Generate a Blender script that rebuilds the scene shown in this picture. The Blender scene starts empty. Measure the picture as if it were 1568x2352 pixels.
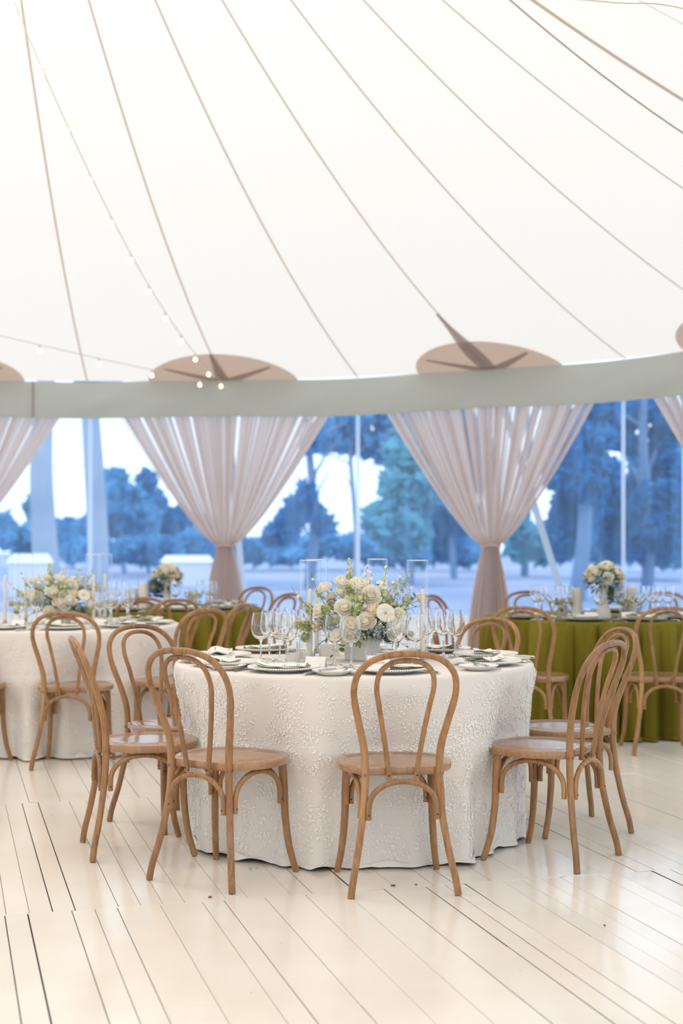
import bpy, math, random
from math import sin, cos, pi, radians, sqrt, atan2
from mathutils import Vector, Matrix, Euler, noise

# ------------------------------------------------------------------ camera, sky, exposure
scene = bpy.context.scene
COL = scene.collection
cam_data = bpy.data.cameras.new('camera')
cam = bpy.data.objects.new('camera', cam_data)
COL.objects.link(cam)
cam.location = (0, 0, 1.285)
cam.rotation_euler = (pi/2, 0, 0)
cam_data.sensor_fit = 'VERTICAL'
cam_data.sensor_height = 36.0
cam_data.lens = 50.0
cam_data.shift_y = 64/2352
cam_data.clip_end = 400
cam_data.dof.use_dof = True
cam_data.dof.focus_distance = 5.6
cam_data.dof.aperture_fstop = 2.2
scene.camera = cam

world = bpy.data.worlds.new('world')
scene.world = world
world.use_nodes = True
_bg = world.node_tree.nodes['Background']
_bg.inputs[0].default_value = (0.72, 0.86, 1.0, 1)
_bg.inputs[1].default_value = 2.3

scene.view_settings.view_transform = 'Standard'
scene.view_settings.look = 'None'
scene.view_settings.gamma = 1.0
scene.view_settings.use_curve_mapping = False
scene.view_settings.exposure = -0.27
scene.cycles.transparent_max_bounces = 40
scene.cycles.transmission_bounces = 16
scene.cycles.max_bounces = 16

def lamp(name, kind, loc, energy, color, size=0.3):
    d = bpy.data.lights.new(name, kind)
    d.energy = energy; d.color = color
    if kind == 'POINT': d.shadow_soft_size = size
    o = bpy.data.objects.new(name, d); COL.objects.link(o); o.location = loc
    return o

# warm fill lights added to brighten the tent inside; no fixtures modelled
lamp('warm_fill_lamp', 'POINT', (-1.95, 6.9, 4.2), 130, (1.0, 0.84, 0.66), 0.35)  # this one also follows the warm glow on the roof by the mast
lamp('warm_fill_lamp', 'POINT', (-1.6, 2.6, 3.9), 110, (1.0, 0.84, 0.66), 0.35)
lamp('warm_fill_lamp', 'POINT', (0.9, -0.8, 3.5), 100, (1.0, 0.84, 0.66), 0.35)

# tent frame measured from the photograph
MX, MY, R0, A0, DTH = -1.95, 7.21, 6.21, -0.0715, 0.2083
ZE, ZP, PA, PQ = 2.781, 6.58, 0.531, 2.112
YREAR = -3.5            # second mast, behind the camera

# ------------------------------------------------------------------ materials
MATS = {}
def newmat(name):
    m = bpy.data.materials.new(name); m.use_nodes = True
    nt = m.node_tree
    for n in list(nt.nodes): nt.nodes.remove(n)
    out = nt.nodes.new('ShaderNodeOutputMaterial')
    MATS[name] = m
    return m, nt, out
def N(nt, t, **kw):
    n = nt.nodes.new(t)
    for k, v in kw.items():
        if hasattr(n, k) and k not in ('inputs',): setattr(n, k, v)
    return n
def pbsdf(nt, color, rough=0.5, spec=0.5, metal=0, sheen=0, coat=0, trans=0, ior=1.5):
    b = nt.nodes.new('ShaderNodeBsdfPrincipled')
    b.inputs['Base Color'].default_value = (*color, 1)
    b.inputs['Roughness'].default_value = rough
    b.inputs['Specular IOR Level'].default_value = spec
    b.inputs['Metallic'].default_value = metal
    b.inputs['Sheen Weight'].default_value = sheen
    b.inputs['Coat Weight'].default_value = coat
    b.inputs['Transmission Weight'].default_value = trans
    b.inputs['IOR'].default_value = ior
    return b
def simple(name, color, rough=0.5, **kw):
    m, nt, out = newmat(name)
    b = pbsdf(nt, color, rough, **kw)
    nt.links.new(b.outputs[0], out.inputs[0])
    return m, nt, b
def texco(nt, kind='Object', scale=(1, 1, 1), rot=(0, 0, 0)):
    tc = nt.nodes.new('ShaderNodeTexCoord'); mp = nt.nodes.new('ShaderNodeMapping')
    mp.inputs['Scale'].default_value = scale; mp.inputs['Rotation'].default_value = rot
    nt.links.new(tc.outputs[kind], mp.inputs['Vector'])
    return mp.outputs[0]
def noise_tex(nt, vec, scale=5, detail=4, rough=0.5, dist=0):
    n = nt.nodes.new('ShaderNodeTexNoise')
    n.inputs['Scale'].default_value = scale; n.inputs['Detail'].default_value = detail
    n.inputs['Roughness'].default_value = rough; n.inputs['Distortion'].default_value = dist
    nt.links.new(vec, n.inputs['Vector'])
    return n
def ramp(nt, fac, stops):
    r = nt.nodes.new('ShaderNodeValToRGB')
    while len(r.color_ramp.elements) < len(stops): r.color_ramp.elements.new(0.5)
    for e, (p, c) in zip(r.color_ramp.elements, stops):
        e.position = p; e.color = (*c, 1) if len(c) == 3 else c
    nt.links.new(fac, r.inputs[0])
    return r
def bump(nt, height, b, strength=0.3, dist=0.01):
    n = nt.nodes.new('ShaderNodeBump')
    n.inputs['Strength'].default_value = strength; n.inputs['Distance'].default_value = dist
    nt.links.new(height, n.inputs['Height']); nt.links.new(n.outputs[0], b.inputs['Normal'])
def translucent(name, dif, tra, mix=0.5, gloss=0.0, transp=0.0, grain=0):
    m, nt, out = newmat(name)
    d = nt.nodes.new('ShaderNodeBsdfDiffuse'); d.inputs[0].default_value = (*dif, 1)
    t = nt.nodes.new('ShaderNodeBsdfTranslucent'); t.inputs[0].default_value = (*tra, 1)
    x = nt.nodes.new('ShaderNodeMixShader'); x.inputs[0].default_value = mix
    nt.links.new(d.outputs[0], x.inputs[1]); nt.links.new(t.outputs[0], x.inputs[2])
    last = x
    if transp:
        tr = nt.nodes.new('ShaderNodeBsdfTransparent')
        y = nt.nodes.new('ShaderNodeMixShader'); y.inputs[0].default_value = transp
        nt.links.new(last.outputs[0], y.inputs[1]); nt.links.new(tr.outputs[0], y.inputs[2]); last = y
    if gloss:
        g = nt.nodes.new('ShaderNodeBsdfGlossy'); g.inputs['Roughness'].default_value = 0.3
        y = nt.nodes.new('ShaderNodeMixShader'); y.inputs[0].default_value = gloss
        nt.links.new(last.outputs[0], y.inputs[1]); nt.links.new(g.outputs[0], y.inputs[2]); last = y
    nt.links.new(last.outputs[0], out.inputs[0])
    return m, nt, d, t, x

M_roof = translucent('sailcloth', (0.86, 0.83, 0.79), (0.95, 0.785, 0.655), 0.58)[0]
M_seam = translucent('seam_tape', (0.60, 0.50, 0.44), (0.68, 0.55, 0.47), 0.5)[0]
M_patch = translucent('tan_patch', (0.66, 0.52, 0.44), (0.76, 0.61, 0.52), 0.55)[0]
M_strap = translucent('patch_strap', (0.50, 0.42, 0.38), (0.55, 0.46, 0.42), 0.5)[0]

def fabric_mat(name, color, rough=0.8, sheen=0.0, weave=300, bstr=0.15, var=0.0, tr=0.0):
    m, nt, b = simple(name, color, rough, sheen=sheen, spec=0.25)
    v = texco(nt, 'Object')
    n = noise_tex(nt, v, weave, 2)
    bump(nt, n.outputs[0], b, bstr, 0.002)
    if var:
        n2 = noise_tex(nt, v, 3, 3)
        r = ramp(nt, n2.outputs[0], [(0.3, tuple(c*(1-var) for c in color)), (0.7, color)])
        nt.links.new(r.outputs[0], b.inputs['Base Color'])
    return m
M_valance = fabric_mat('sage_valance', (0.50, 0.52, 0.47), 0.55, weave=120)
M_cloth = fabric_mat('white_linen', (0.77, 0.71, 0.64), 0.85, weave=420, bstr=0.35, sheen=0.1)
M_leafapp = fabric_mat('applique_thread', (0.90, 0.85, 0.78), 0.75, weave=500, sheen=0.1)
# velvet
m, nt, b = simple('olive_velvet', (0.12, 0.10, 0.008), 0.75, sheen=0.25, spec=0.1)
b.inputs['Sheen Roughness'].default_value = 0.35
b.inputs['Sheen Tint'].default_value = (0.60, 0.54, 0.16, 1)
v = texco(nt, 'Object', (1, 1, 0.2)); n = noise_tex(nt, v, 9, 3)
r = ramp(nt, n.outputs[0], [(0.3, (0.12, 0.095, 0.007)), (0.7, (0.205, 0.165, 0.018))])
nt.links.new(r.outputs[0], b.inputs['Base Color'])
M_velvet = m
# curtain: sheer where the cloth thins between gathers
m, nt, out = newmat('sheer_curtain')
d = N(nt, 'ShaderNodeBsdfDiffuse'); d.inputs[0].default_value = (0.72, 0.60, 0.54, 1)
t = N(nt, 'ShaderNodeBsdfTranslucent'); t.inputs[0].default_value = (0.80, 0.64, 0.55, 1)
x = N(nt, 'ShaderNodeMixShader'); x.inputs[0].default_value = 0.52
nt.links.new(d.outputs[0], x.inputs[1]); nt.links.new(t.outputs[0], x.inputs[2])
at = N(nt, 'ShaderNodeAttribute'); at.attribute_name = 'sheer'
tr = N(nt, 'ShaderNodeBsdfTransparent')
y = N(nt, 'ShaderNodeMixShader')
nt.links.new(at.outputs['Fac'], y.inputs[0]); nt.links.new(x.outputs[0], y.inputs[1]); nt.links.new(tr.outputs[0], y.inputs[2])
nt.links.new(y.outputs[0], out.inputs[0])
M_curtain = m
# clear vinyl: slightly milky, blue cast, wavy gloss
m, nt, out = newmat('clear_vinyl')
tr = N(nt, 'ShaderNodeBsdfTransparent'); tr.inputs[0].default_value = (0.93, 0.97, 1.0, 1)
t = N(nt, 'ShaderNodeBsdfTranslucent'); t.inputs[0].default_value = (0.42, 0.72, 1.0, 1)
g = N(nt, 'ShaderNodeBsdfGlossy'); g.inputs['Roughness'].default_value = 0.12
v = texco(nt, 'Object', (6, 6, 0.8)); n = noise_tex(nt, v, 1.5, 4, 0.6)
r = ramp(nt, n.outputs[0], [(0.3, (0.05,)*3), (0.75, (0.22,)*3)])
x = N(nt, 'ShaderNodeMixShader')
nt.links.new(r.outputs[0], x.inputs[0]); nt.links.new(tr.outputs[0], x.inputs[1]); nt.links.new(t.outputs[0], x.inputs[2])
y = N(nt, 'ShaderNodeMixShader'); y.inputs[0].default_value = 0.04
nt.links.new(x.outputs[0], y.inputs[1]); nt.links.new(g.outputs[0], y.inputs[2])
nt.links.new(y.outputs[0], out.inputs[0])
M_vinyl = m
M_vband = translucent('vinyl_seam_band', (0.7, 0.78, 0.88), (0.78, 0.88, 1.0), 0.6, transp=0.25)[0]
M_kick = translucent('white_kick_panel', (0.85, 0.84, 0.82), (0.86, 0.80, 0.74), 0.5)[0]

# bentwood
def wood_mat(name, c1, c2, c3, rough=0.36, coat=0.0):
    m, nt, b = simple(name, c2, rough, spec=0.45, coat=coat)
    b.inputs['Coat Roughness'].default_value = 0.12
    v = texco(nt, 'Object', (70, 70, 9)); n = noise_tex(nt, v, 1.0, 6, 0.65, 0.4)
    v2 = texco(nt, 'Object', (9, 9, 2.5)); n2 = noise_tex(nt, v2, 1.0, 3)
    mx = N(nt, 'ShaderNodeMath', operation='MULTIPLY_ADD'); mx.inputs[1].default_value = 0.6; mx.inputs[2].default_value = 0.0
    nt.links.new(n.outputs[0], mx.inputs[0])
    ad = N(nt, 'ShaderNodeMath', operation='MULTIPLY_ADD'); ad.inputs[1].default_value = 0.4
    nt.links.new(n2.outputs[0], ad.inputs[0]); nt.links.new(mx.outputs[0], ad.inputs[2])
    r = ramp(nt, ad.outputs[0], [(0.34, c1), (0.5, c2), (0.67, c3)])
    oi = N(nt, 'ShaderNodeObjectInfo')
    hv = N(nt, 'ShaderNodeHueSaturation')
    mr = N(nt, 'ShaderNodeMapRange'); mr.inputs['To Min'].default_value = 0.86; mr.inputs['To Max'].default_value = 1.1
    nt.links.new(oi.outputs['Random'], mr.inputs['Value']); nt.links.new(mr.outputs[0], hv.inputs['Value'])
    nt.links.new(r.outputs[0], hv.inputs['Color']); nt.links.new(hv.outputs[0], b.inputs['Base Color'])
    bump(nt, n.outputs[0], b, 0.12, 0.002)
    return m
M_wood = wood_mat('bentwood', (0.18, 0.080, 0.027), (0.33, 0.163, 0.062), (0.44, 0.240, 0.100))
M_woodseat = wood_mat('seat_wood', (0.24, 0.112, 0.046), (0.35, 0.178, 0.080), (0.42, 0.235, 0.112), 0.28, 0.6)
M_screw = simple('screw_metal', (0.22, 0.17, 0.12), 0.4, metal=0.8)[0]
M_hole = simple('dark_hole', (0.02, 0.012, 0.008), 0.9)[0]

# painted boards
m, nt, b = simple('cream_paint', (0.78, 0.70, 0.60), 0.17, spec=0.42, coat=0.08)
b.inputs['Coat Roughness'].default_value = 0.04
at = N(nt, 'ShaderNodeAttribute'); at.attribute_name = 'tone'
v = texco(nt, 'Object'); n = noise_tex(nt, v, 2.2, 5)
n3 = noise_tex(nt, v, 38, 3, 0.6)
r3 = ramp(nt, n3.outputs[0], [(0.235, (0.30, 0.20, 0.12)), (0.262, (1, 1, 1))])
r = ramp(nt, n.outputs[0], [(0.3, (0.83, 0.755, 0.655)), (0.7, (0.89, 0.83, 0.745))])
mu = N(nt, 'ShaderNodeMix', data_type='RGBA', blend_type='MULTIPLY'); mu.inputs['Factor'].default_value = 1
nt.links.new(r.outputs[0], mu.inputs[6]); nt.links.new(at.outputs['Color'], mu.inputs[7])
mu2 = N(nt, 'ShaderNodeMix', data_type='RGBA', blend_type='MULTIPLY'); mu2.inputs['Factor'].default_value = 1
nt.links.new(mu.outputs[2], mu2.inputs[6]); nt.links.new(r3.outputs[0], mu2.inputs[7])
nt.links.new(mu2.outputs[2], b.inputs['Base Color'])
v2 = texco(nt, 'Object', (1, 0.35, 1), (0, 0, radians(-15.5))); n2 = noise_tex(nt, v2, 7, 3)
bump(nt, n2.outputs[0], b, 0.10, 0.02)
M_board = m
M_under = simple('board_gap', (0.07, 0.05, 0.035), 0.9)[0]

# tableware
m, nt, out = newmat('clear_glass')
gl = N(nt, 'ShaderNodeBsdfGlass'); gl.inputs['Roughness'].default_value = 0.0; gl.inputs['IOR'].default_value = 1.47
nt.links.new(gl.outputs[0], out.inputs[0]); M_glass = m
m, nt, out = newmat('thin_glass')
tr = N(nt, 'ShaderNodeBsdfTransparent'); tr.inputs[0].default_value = (0.988, 0.992, 0.995, 1)
g = N(nt, 'ShaderNodeBsdfGlossy'); g.inputs['Roughness'].default_value = 0.03
lw = N(nt, 'ShaderNodeLayerWeight'); lw.inputs['Blend'].default_value = 0.32
x = N(nt, 'ShaderNodeMixShader'); nt.links.new(lw.outputs['Facing'], x.inputs[0])
cv = N(nt, 'ShaderNodeMath', operation='POWER'); cv.inputs[1].default_value = 1.6
nt.links.new(lw.outputs['Facing'], cv.inputs[0]); nt.links.new(cv.outputs[0], x.inputs[0])
nt.links.new(tr.outputs[0], x.inputs[1]); nt.links.new(g.outputs[0], x.inputs[2])
nt.links.new(x.outputs[0], out.inputs[0]); M_thin = m
M_china = simple('ivory_china', (0.80, 0.77, 0.71), 0.18, spec=0.5)[0]
M_charger = simple('grey_charger', (0.33, 0.30, 0.23), 0.35, spec=0.5)[0]
M_steel = simple('steel', (0.62, 0.60, 0.58), 0.18, metal=1.0)[0]
M_card = simple('card_stock', (0.85, 0.81, 0.75), 0.8)[0]
M_ink = simple('card_ink', (0.25, 0.24, 0.22), 0.8)[0]
M_napkin = fabric_mat('napkin_linen', (0.84, 0.81, 0.74), 0.85, weave=500)
M_print = simple('leaf_print', (0.33, 0.37, 0.20), 0.85)[0]
M_hem = simple('napkin_hem', (0.25, 0.27, 0.19), 0.85)[0]
M_wax = translucent('candle_wax', (0.93, 0.89, 0.81), (0.9, 0.82, 0.7), 0.25)[0]
M_wick = simple('wick', (0.12, 0.1, 0.08), 0.9)[0]
M_ceramic = fabric_mat('pale_ceramic', (0.70, 0.665, 0.62), 0.6, weave=90, bstr=0.1)
M_clay = fabric_mat('rough_clay', (0.56, 0.52, 0.46), 0.75, weave=60, bstr=0.3, var=0.15)
# flowers
def petal(name, c, mix=0.3): return translucent(name, c, tuple(min(1, x*1.0) for x in c), mix)[0]
P_white = petal('petal_white', (0.96, 0.92, 0.81), 0.35)
P_cream = petal('petal_cream', (0.95, 0.85, 0.66), 0.35)
P_lilac = petal('petal_lilac', (0.76, 0.72, 0.82))
P_blue = petal('petal_blue', (0.36, 0.45, 0.66))
P_grey = petal('petal_greyblue', (0.30, 0.35, 0.45))
P_lime = petal('petal_lime', (0.66, 0.68, 0.30))
P_green = petal('bud_green', (0.42, 0.48, 0.17))
P_pale = petal('floret_pale', (0.72, 0.75, 0.52))
P_yel = petal('stamen_yellow', (0.78, 0.55, 0.12))
G_leaf = translucent('leaf_green', (0.13, 0.20, 0.055), (0.20, 0.32, 0.07), 0.3, gloss=0.05)[0]
G_dark = translucent('leaf_dark', (0.07, 0.12, 0.045), (0.10, 0.18, 0.04), 0.25, gloss=0.06)[0]
G_stem = simple('stem_green', (0.15, 0.24, 0.07), 0.5)[0]
# outdoors; the blue cast of the skylight is put into the tree colours
def foliage_mat(name, a, b_):
    m, nt, out = newmat(name)
    v = texco(nt, 'Object'); n = noise_tex(nt, v, 0.6, 4)
    r = ramp(nt, n.outputs[0], [(0.35, a), (0.65, b_)])
    d = N(nt, 'ShaderNodeBsdfDiffuse'); t = N(nt, 'ShaderNodeBsdfTranslucent')
    nt.links.new(r.outputs[0], d.inputs[0]); nt.links.new(r.outputs[0], t.inputs[0])
    x = N(nt, 'ShaderNodeMixShader'); x.inputs[0].default_value = 0.3
    nt.links.new(d.outputs[0], x.inputs[1]); nt.links.new(t.outputs[0], x.inputs[2])
    nt.links.new(x.outputs[0], out.inputs[0])
    return m
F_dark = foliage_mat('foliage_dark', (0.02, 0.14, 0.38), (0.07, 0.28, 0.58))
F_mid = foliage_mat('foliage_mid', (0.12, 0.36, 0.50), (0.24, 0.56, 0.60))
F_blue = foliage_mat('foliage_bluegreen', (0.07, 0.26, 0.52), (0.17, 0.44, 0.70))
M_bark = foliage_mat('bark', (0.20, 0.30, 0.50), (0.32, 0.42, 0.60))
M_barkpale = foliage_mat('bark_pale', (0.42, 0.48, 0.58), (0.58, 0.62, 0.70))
m, nt, b = simple('lawn', (0.4, 0.42, 0.40), 0.9, spec=0.1)
v = texco(nt, 'Object'); n = noise_tex(nt, v, 0.12, 6, 0.6)
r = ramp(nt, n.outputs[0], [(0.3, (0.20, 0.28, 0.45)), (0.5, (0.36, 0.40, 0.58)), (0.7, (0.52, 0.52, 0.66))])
nt.links.new(r.outputs[0], b.inputs['Base Color'])
M_lawn = m
M_white = simple('white_webbing', (0.88, 0.88, 0.88), 0.6)[0]
M_wall = simple('pale_render', (0.80, 0.78, 0.80), 0.8)[0]
M_tin = simple('pale_roofing', (0.86, 0.86, 0.86), 0.5)[0]
# lights
m, nt, out = newmat('bulb_glow')
e = N(nt, 'ShaderNodeEmission'); e.inputs[0].default_value = (1.0, 0.80, 0.50, 1); e.inputs[1].default_value = 5.0
nt.links.new(e.outputs[0], out.inputs[0]); M_glow = m
M_wire = simple('pale_wire', (0.66, 0.58, 0.50), 0.6)[0]
M_socket = simple('bulb_socket', (0.70, 0.62, 0.54), 0.5)[0]

# ------------------------------------------------------------------ mesh builder
class MB:
    def __init__(s, mats=None):
        s.v = []; s.f = []; s.mi = []; s.mats = mats or []; s.cur = 0; s.M = Matrix.Identity(4)
    def m(s, mat):
        if mat not in s.mats: s.mats.append(mat)
        s.cur = s.mats.index(mat); return s
    def add(s, vs, fs):
        o = len(s.v)
        s.v += [s.M @ Vector(p) for p in vs]
        for f in fs: s.f.append([i+o for i in f]); s.mi.append(s.cur)
    def box(s, c, d, rz=0):
        x, y, z = d[0]/2, d[1]/2, d[2]/2
        R_ = Matrix.Rotation(rz, 3, 'Z'); c = Vector(c)
        vs = [c+R_@Vector((sx*x, sy*y, sz*z)) for sz in (-1, 1) for sx, sy in ((-1, -1), (1, -1), (1, 1), (-1, 1))]
        s.add(vs, [(3, 2, 1, 0), (4, 5, 6, 7), (0, 1, 5, 4), (1, 2, 6, 5), (2, 3, 7, 6), (3, 0, 4, 7)])
    def tube(s, pts, rad, seg=8, cap=True, flat=None):
        pts = [Vector(p) for p in pts]; n = len(pts)
        if not isinstance(rad, (list, tuple)): rad = [rad]*n
        T = [(pts[min(i+1, n-1)]-pts[max(i-1, 0)]).normalized() for i in range(n)]
        up = Vector((0, 0, 1)) if abs(T[0].z) < 0.9 else Vector((0, 1, 0))
        nrm = (up-T[0]*up.dot(T[0])).normalized()
        vs = []
        for i in range(n):
            nrm = (nrm-T[i]*nrm.dot(T[i])).normalized(); bi = T[i].cross(nrm)
            for k in range(seg):
                a = 2*pi*k/seg
                vs.append(pts[i]+(nrm*cos(a)+bi*sin(a))*rad[i])
        fs = []
        for i in range(n-1):
            for k in range(seg):
                k2 = (k+1) % seg
                fs.append((i*seg+k, i*seg+k2, (i+1)*seg+k2, (i+1)*seg+k))
        if cap: fs += [tuple(range(seg-1, -1, -1)), tuple((n-1)*seg+k for k in range(seg))]
        s.add(vs, fs)
    def lathe(s, prof, seg=24, c=(0, 0, 0), rib=None):
        vs = []; fs = []; n = len(prof)
        for i, (r, z) in enumerate(prof):
            for k in range(seg):
                a = 2*pi*k/seg; rr = r*(1+(rib(a, z) if rib else 0))
                vs.append((c[0]+rr*cos(a), c[1]+rr*sin(a), c[2]+z))
        for i in range(n-1):
            for k in range(seg):
                k2 = (k+1) % seg
                fs.append((i*seg+k, i*seg+k2, (i+1)*seg+k2, (i+1)*seg+k))
        if prof[0][0] > 1e-6: pass
        s.add(vs, fs)
    def grid(s, fn, nu, nv, closeu=False):
        vs = []; fs = []
        for j in range(nv+1):
            for i in range(nu+(0 if closeu else 1)): vs.append(fn(i/nu, j/nv))
        w = nu if closeu else nu+1
        for j in range(nv):
            for i in range(nu):
                i2 = (i+1) % w
                fs.append((j*w+i, j*w+i2, (j+1)*w+i2, (j+1)*w+i))
        s.add(vs, fs)
    def ball(s, c, r, seg=8, sq=(1, 1, 1)):
        vs = []; rings = max(3, seg//2)
        for j in range(rings+1):
            p = pi*j/rings
            for k in range(seg):
                a = 2*pi*k/seg
                vs.append((c[0]+r*sq[0]*sin(p)*cos(a), c[1]+r*sq[1]*sin(p)*sin(a), c[2]+r*sq[2]*cos(p)))
        fs = [(j*seg+k, (j+1)*seg+k, (j+1)*seg+(k+1) % seg, j*seg+(k+1) % seg) for j in range(rings) for k in range(seg)]
        s.add(vs, fs)
    def build(s, name, parent=None, smooth=True, kind=None, label=None):
        me = bpy.data.meshes.new(name)
        me.from_pydata([tuple(v) for v in s.v], [], s.f)
        for mm in s.mats: me.materials.append(mm)
        if len(s.mats) > 1: me.polygons.foreach_set('material_index', s.mi)
        if smooth: me.polygons.foreach_set('use_smooth', [True]*len(me.polygons))
        me.update()
        if smooth and hasattr(me, 'set_sharp_from_angle'): me.set_sharp_from_angle(angle=radians(42))
        o = bpy.data.objects.new(name, me); COL.objects.link(o)
        if parent: o.parent = parent
        if kind: o['kind'] = kind
        if label: o['label'] = label
        return o

def tag(o, label, cat, group=None):
    o['label'] = label; o['category'] = cat
    if group: o['group'] = group
    return o
def thing(name, label, cat, loc=(0, 0, 0), rz=0, group=None):
    o = bpy.data.objects.new(name, None); COL.objects.link(o)
    o.empty_display_size = 0.1
    o.location = loc; o.rotation_euler = (0, 0, rz)
    return tag(o, label, cat, group)
def dup(root, loc, rz, label, group=None, scale=None):
    r = root.copy(); COL.objects.link(r); r.location = loc; r.rotation_euler = (0, 0, rz)
    r['label'] = label
    if group: r['group'] = group
    if scale: r.scale = (scale,)*3
    for ch in list(root.children):
        c = ch.copy(); COL.objects.link(c); c.parent = r
        for g_ in list(ch.children):
            d_ = g_.copy(); COL.objects.link(d_); d_.parent = c
    return r
class Stamp:
    """first call places the prototype itself, later calls copy it"""
    def __init__(s, make): s.make = make; s.o = None
    def __call__(s, loc, rz, label, group, scale=None):
        if s.o is None:
            s.o = s.make(); s.o.location = loc; s.o.rotation_euler = (0, 0, rz)
            s.o['label'] = label; s.o['group'] = group
            if scale: s.o.scale = (scale,)*3
            return s.o
        return dup(s.o, loc, rz, label, group, scale or 1.0)
def catmull(P, n):
    P = [Vector(p) for p in P]; out = []
    for i in range(len(P)-1):
        p0 = P[max(i-1, 0)]; p1 = P[i]; p2 = P[i+1]; p3 = P[min(i+2, len(P)-1)]
        for k in range(n):
            t = k/n
            out.append(0.5*((2*p1)+(p2-p0)*t+(2*p0-5*p1+4*p2-p3)*t*t+(3*p1-p0-3*p2+p3)*t**3))
    out.append(P[-1]); return out
def lerp(a, b, t): return a+(b-a)*t
def interp(tab, x):
    if x <= tab[0][0]: return tab[0][1]
    for (a, b_), (c, d_) in zip(tab, tab[1:]):
        if x <= c: return lerp(b_, d_, (x-a)/(c-a))
    return tab[-1][1]
rnd = random.Random(7)

# ------------------------------------------------------------------ the tent
def prof(t): return PA*t+(1-PA)*t**PQ
def roof_pt(a, t, drop=0.0):
    """front half-round: a = angle round the mast from +Y, t = 0 at the eave, 1 at the mast"""
    r = R0*(1-t)
    z = ZE+(ZP-ZE)*prof(t)
    return Vector((MX+r*sin(a), MY+r*cos(a), z-drop))
def ridge_z(y):
    u = (y-(MY+YREAR)/2)/((MY-YREAR)/2)
    return ZP-1.5*(1-u*u)
NT = 26
def roof():
    mb = MB().m(M_roof)
    mb.grid(lambda u, v: roof_pt(-pi/2+pi*u, v*0.985), 120, NT)
    for sx in (-1, 1):
        mb.grid(lambda u, v: Vector((MX+sx*R0*(1-v), lerp(MY, YREAR, u), ZE+(ridge_z(lerp(MY, YREAR, u))-ZE)*prof(v))), 40, NT)
    mb.grid(lambda u, v: Vector((MX+R0*(1-v)*sin(pi/2+pi*u), YREAR+R0*(1-v)*cos(pi/2+pi*u), ZE+(ZP-ZE)*prof(v))), 60, NT)
    c = mb.build('ceiling', kind='structure')
    # seams
    for k in range(-7, 9):
        a = A0+k*DTH
        w = 0.014 if k != 7 else 0.036
        s_ = MB().m(M_seam)
        def f(u, v):
            t = v*0.96
            p = roof_pt(a, t, 0.006)
            side = Vector((cos(a), -sin(a), 0))
            return p+side*(u-0.5)*w
        s_.grid(f, 1, 40); s_.build('seam', c)
    # a thin cable under the thick seam
    a = A0+7*DTH
    s_ = MB().m(M_seam)
    s_.tube([roof_pt(a-0.012*sin(pi*min(1, t*1.6)), t, 0.01+0.16*sin(pi*min(1, t*1.6))) for t in [i/30*0.7 for i in range(31)]], 0.005, 5)
    s_.build('cable', c)
    # eave patches with fanned straps at every second seam
    for k in (-3, -1, 1, 3, 5, 7):
        a0 = A0+k*DTH; P = roof_pt(a0, 0)
        big = (k == 3)
        pm = MB().m(M_patch)
        W = 0.115 if not big else 0.112
        H = 0.088
        def f(u, v, d=0.010):
            ph = pi*u
            aa = a0+W*cos(ph)*v; t = H*sin(ph)*v
            return roof_pt(aa, t, d)
        pm.grid(f, 28, 4)
        po = pm.build('reinforcement_patch', c)
        for ang, ln, wd in ((pi/2, 1.02 if not big else 1.85, 0.022 if not big else 0.034), (pi*0.20, 0.90, 0.013), (pi*0.80, 0.90, 0.013)):
            q = MB().m(M_strap)
            def g2(u, v):
                s = v*ln
                ca, sa = cos(ang), sin(ang)
                wd2 = wd*(1.0-0.75*v)+0.0
                if ang == pi/2 and big: wd2 = wd*(0.6+0.5*sin(pi*min(1, v*1.2)))*(1-0.7*v)
                aa = a0+W*(ca*s)+wd2*sa*(u-0.5)*1.0
                t = H*(sa*s)-wd2*1.6*ca*(u-0.5)
                return roof_pt(aa, max(0, t), 0.016)
            q.grid(g2, 2, 10); q.build('strap', po)
    return c
roof()

def arc(a, r=R0): return Vector((MX+r*sin(a), MY+r*cos(a), 0))
def perim(s, r=R0):
    """s = arc length from a=0 going clockwise (+X side); straight sides after the quarter turn"""
    q = r*pi/2
    sg = 1 if s >= 0 else -1; s = abs(s)
    if s <= q:
        a = s/r; p = Vector((MX+sg*r*sin(a), MY+r*cos(a), 0))
    else: p = Vector((MX+sg*r, MY-(s-q), 0))
    return p
Q = R0*pi/2
# valance
mb = MB().m(M_valance)
def fv(u, v):
    s = lerp(-Q-9, Q+9, u)
    p = perim(s, R0-0.03)
    wob = 0.012*noise.noise(Vector((s*1.3, v*2, 3)))+0.012*noise.noise(Vector((s*3+v*2.5, v, 9)))
    n_ = (p-Vector((MX, max(min(p.y, MY), -9), 0))).normalized()
    z = ZE-0.005-0.335*v+0.010*sin(s*2*pi/2.59)
    return p+n_*(wob-0.02*sin(pi*v))+Vector((0, 0, z))
mb.grid(fv, 420, 8)
ct = mb.build('trim_1', kind='structure')
# hemmed bottom edge and one joint
mb = MB().m(M_valance)
mb.tube([fv(i/300, 1.0) for i in range(301)], 0.007, 6); mb.build('hem', ct)
mb = MB().m(M_strap)
aj = 0.0
for cand in range(600):
    u = cand/600; p = fv(u, 0.5)
    if p.y > 8 and abs(784+3267*p.x/p.y-78) < 4: aj = u
mb.tube([fv(aj, i/8)-Vector((0, 0.02, 0)) for i in range(9)], 0.006, 5); mb.build('joint', ct)

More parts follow.
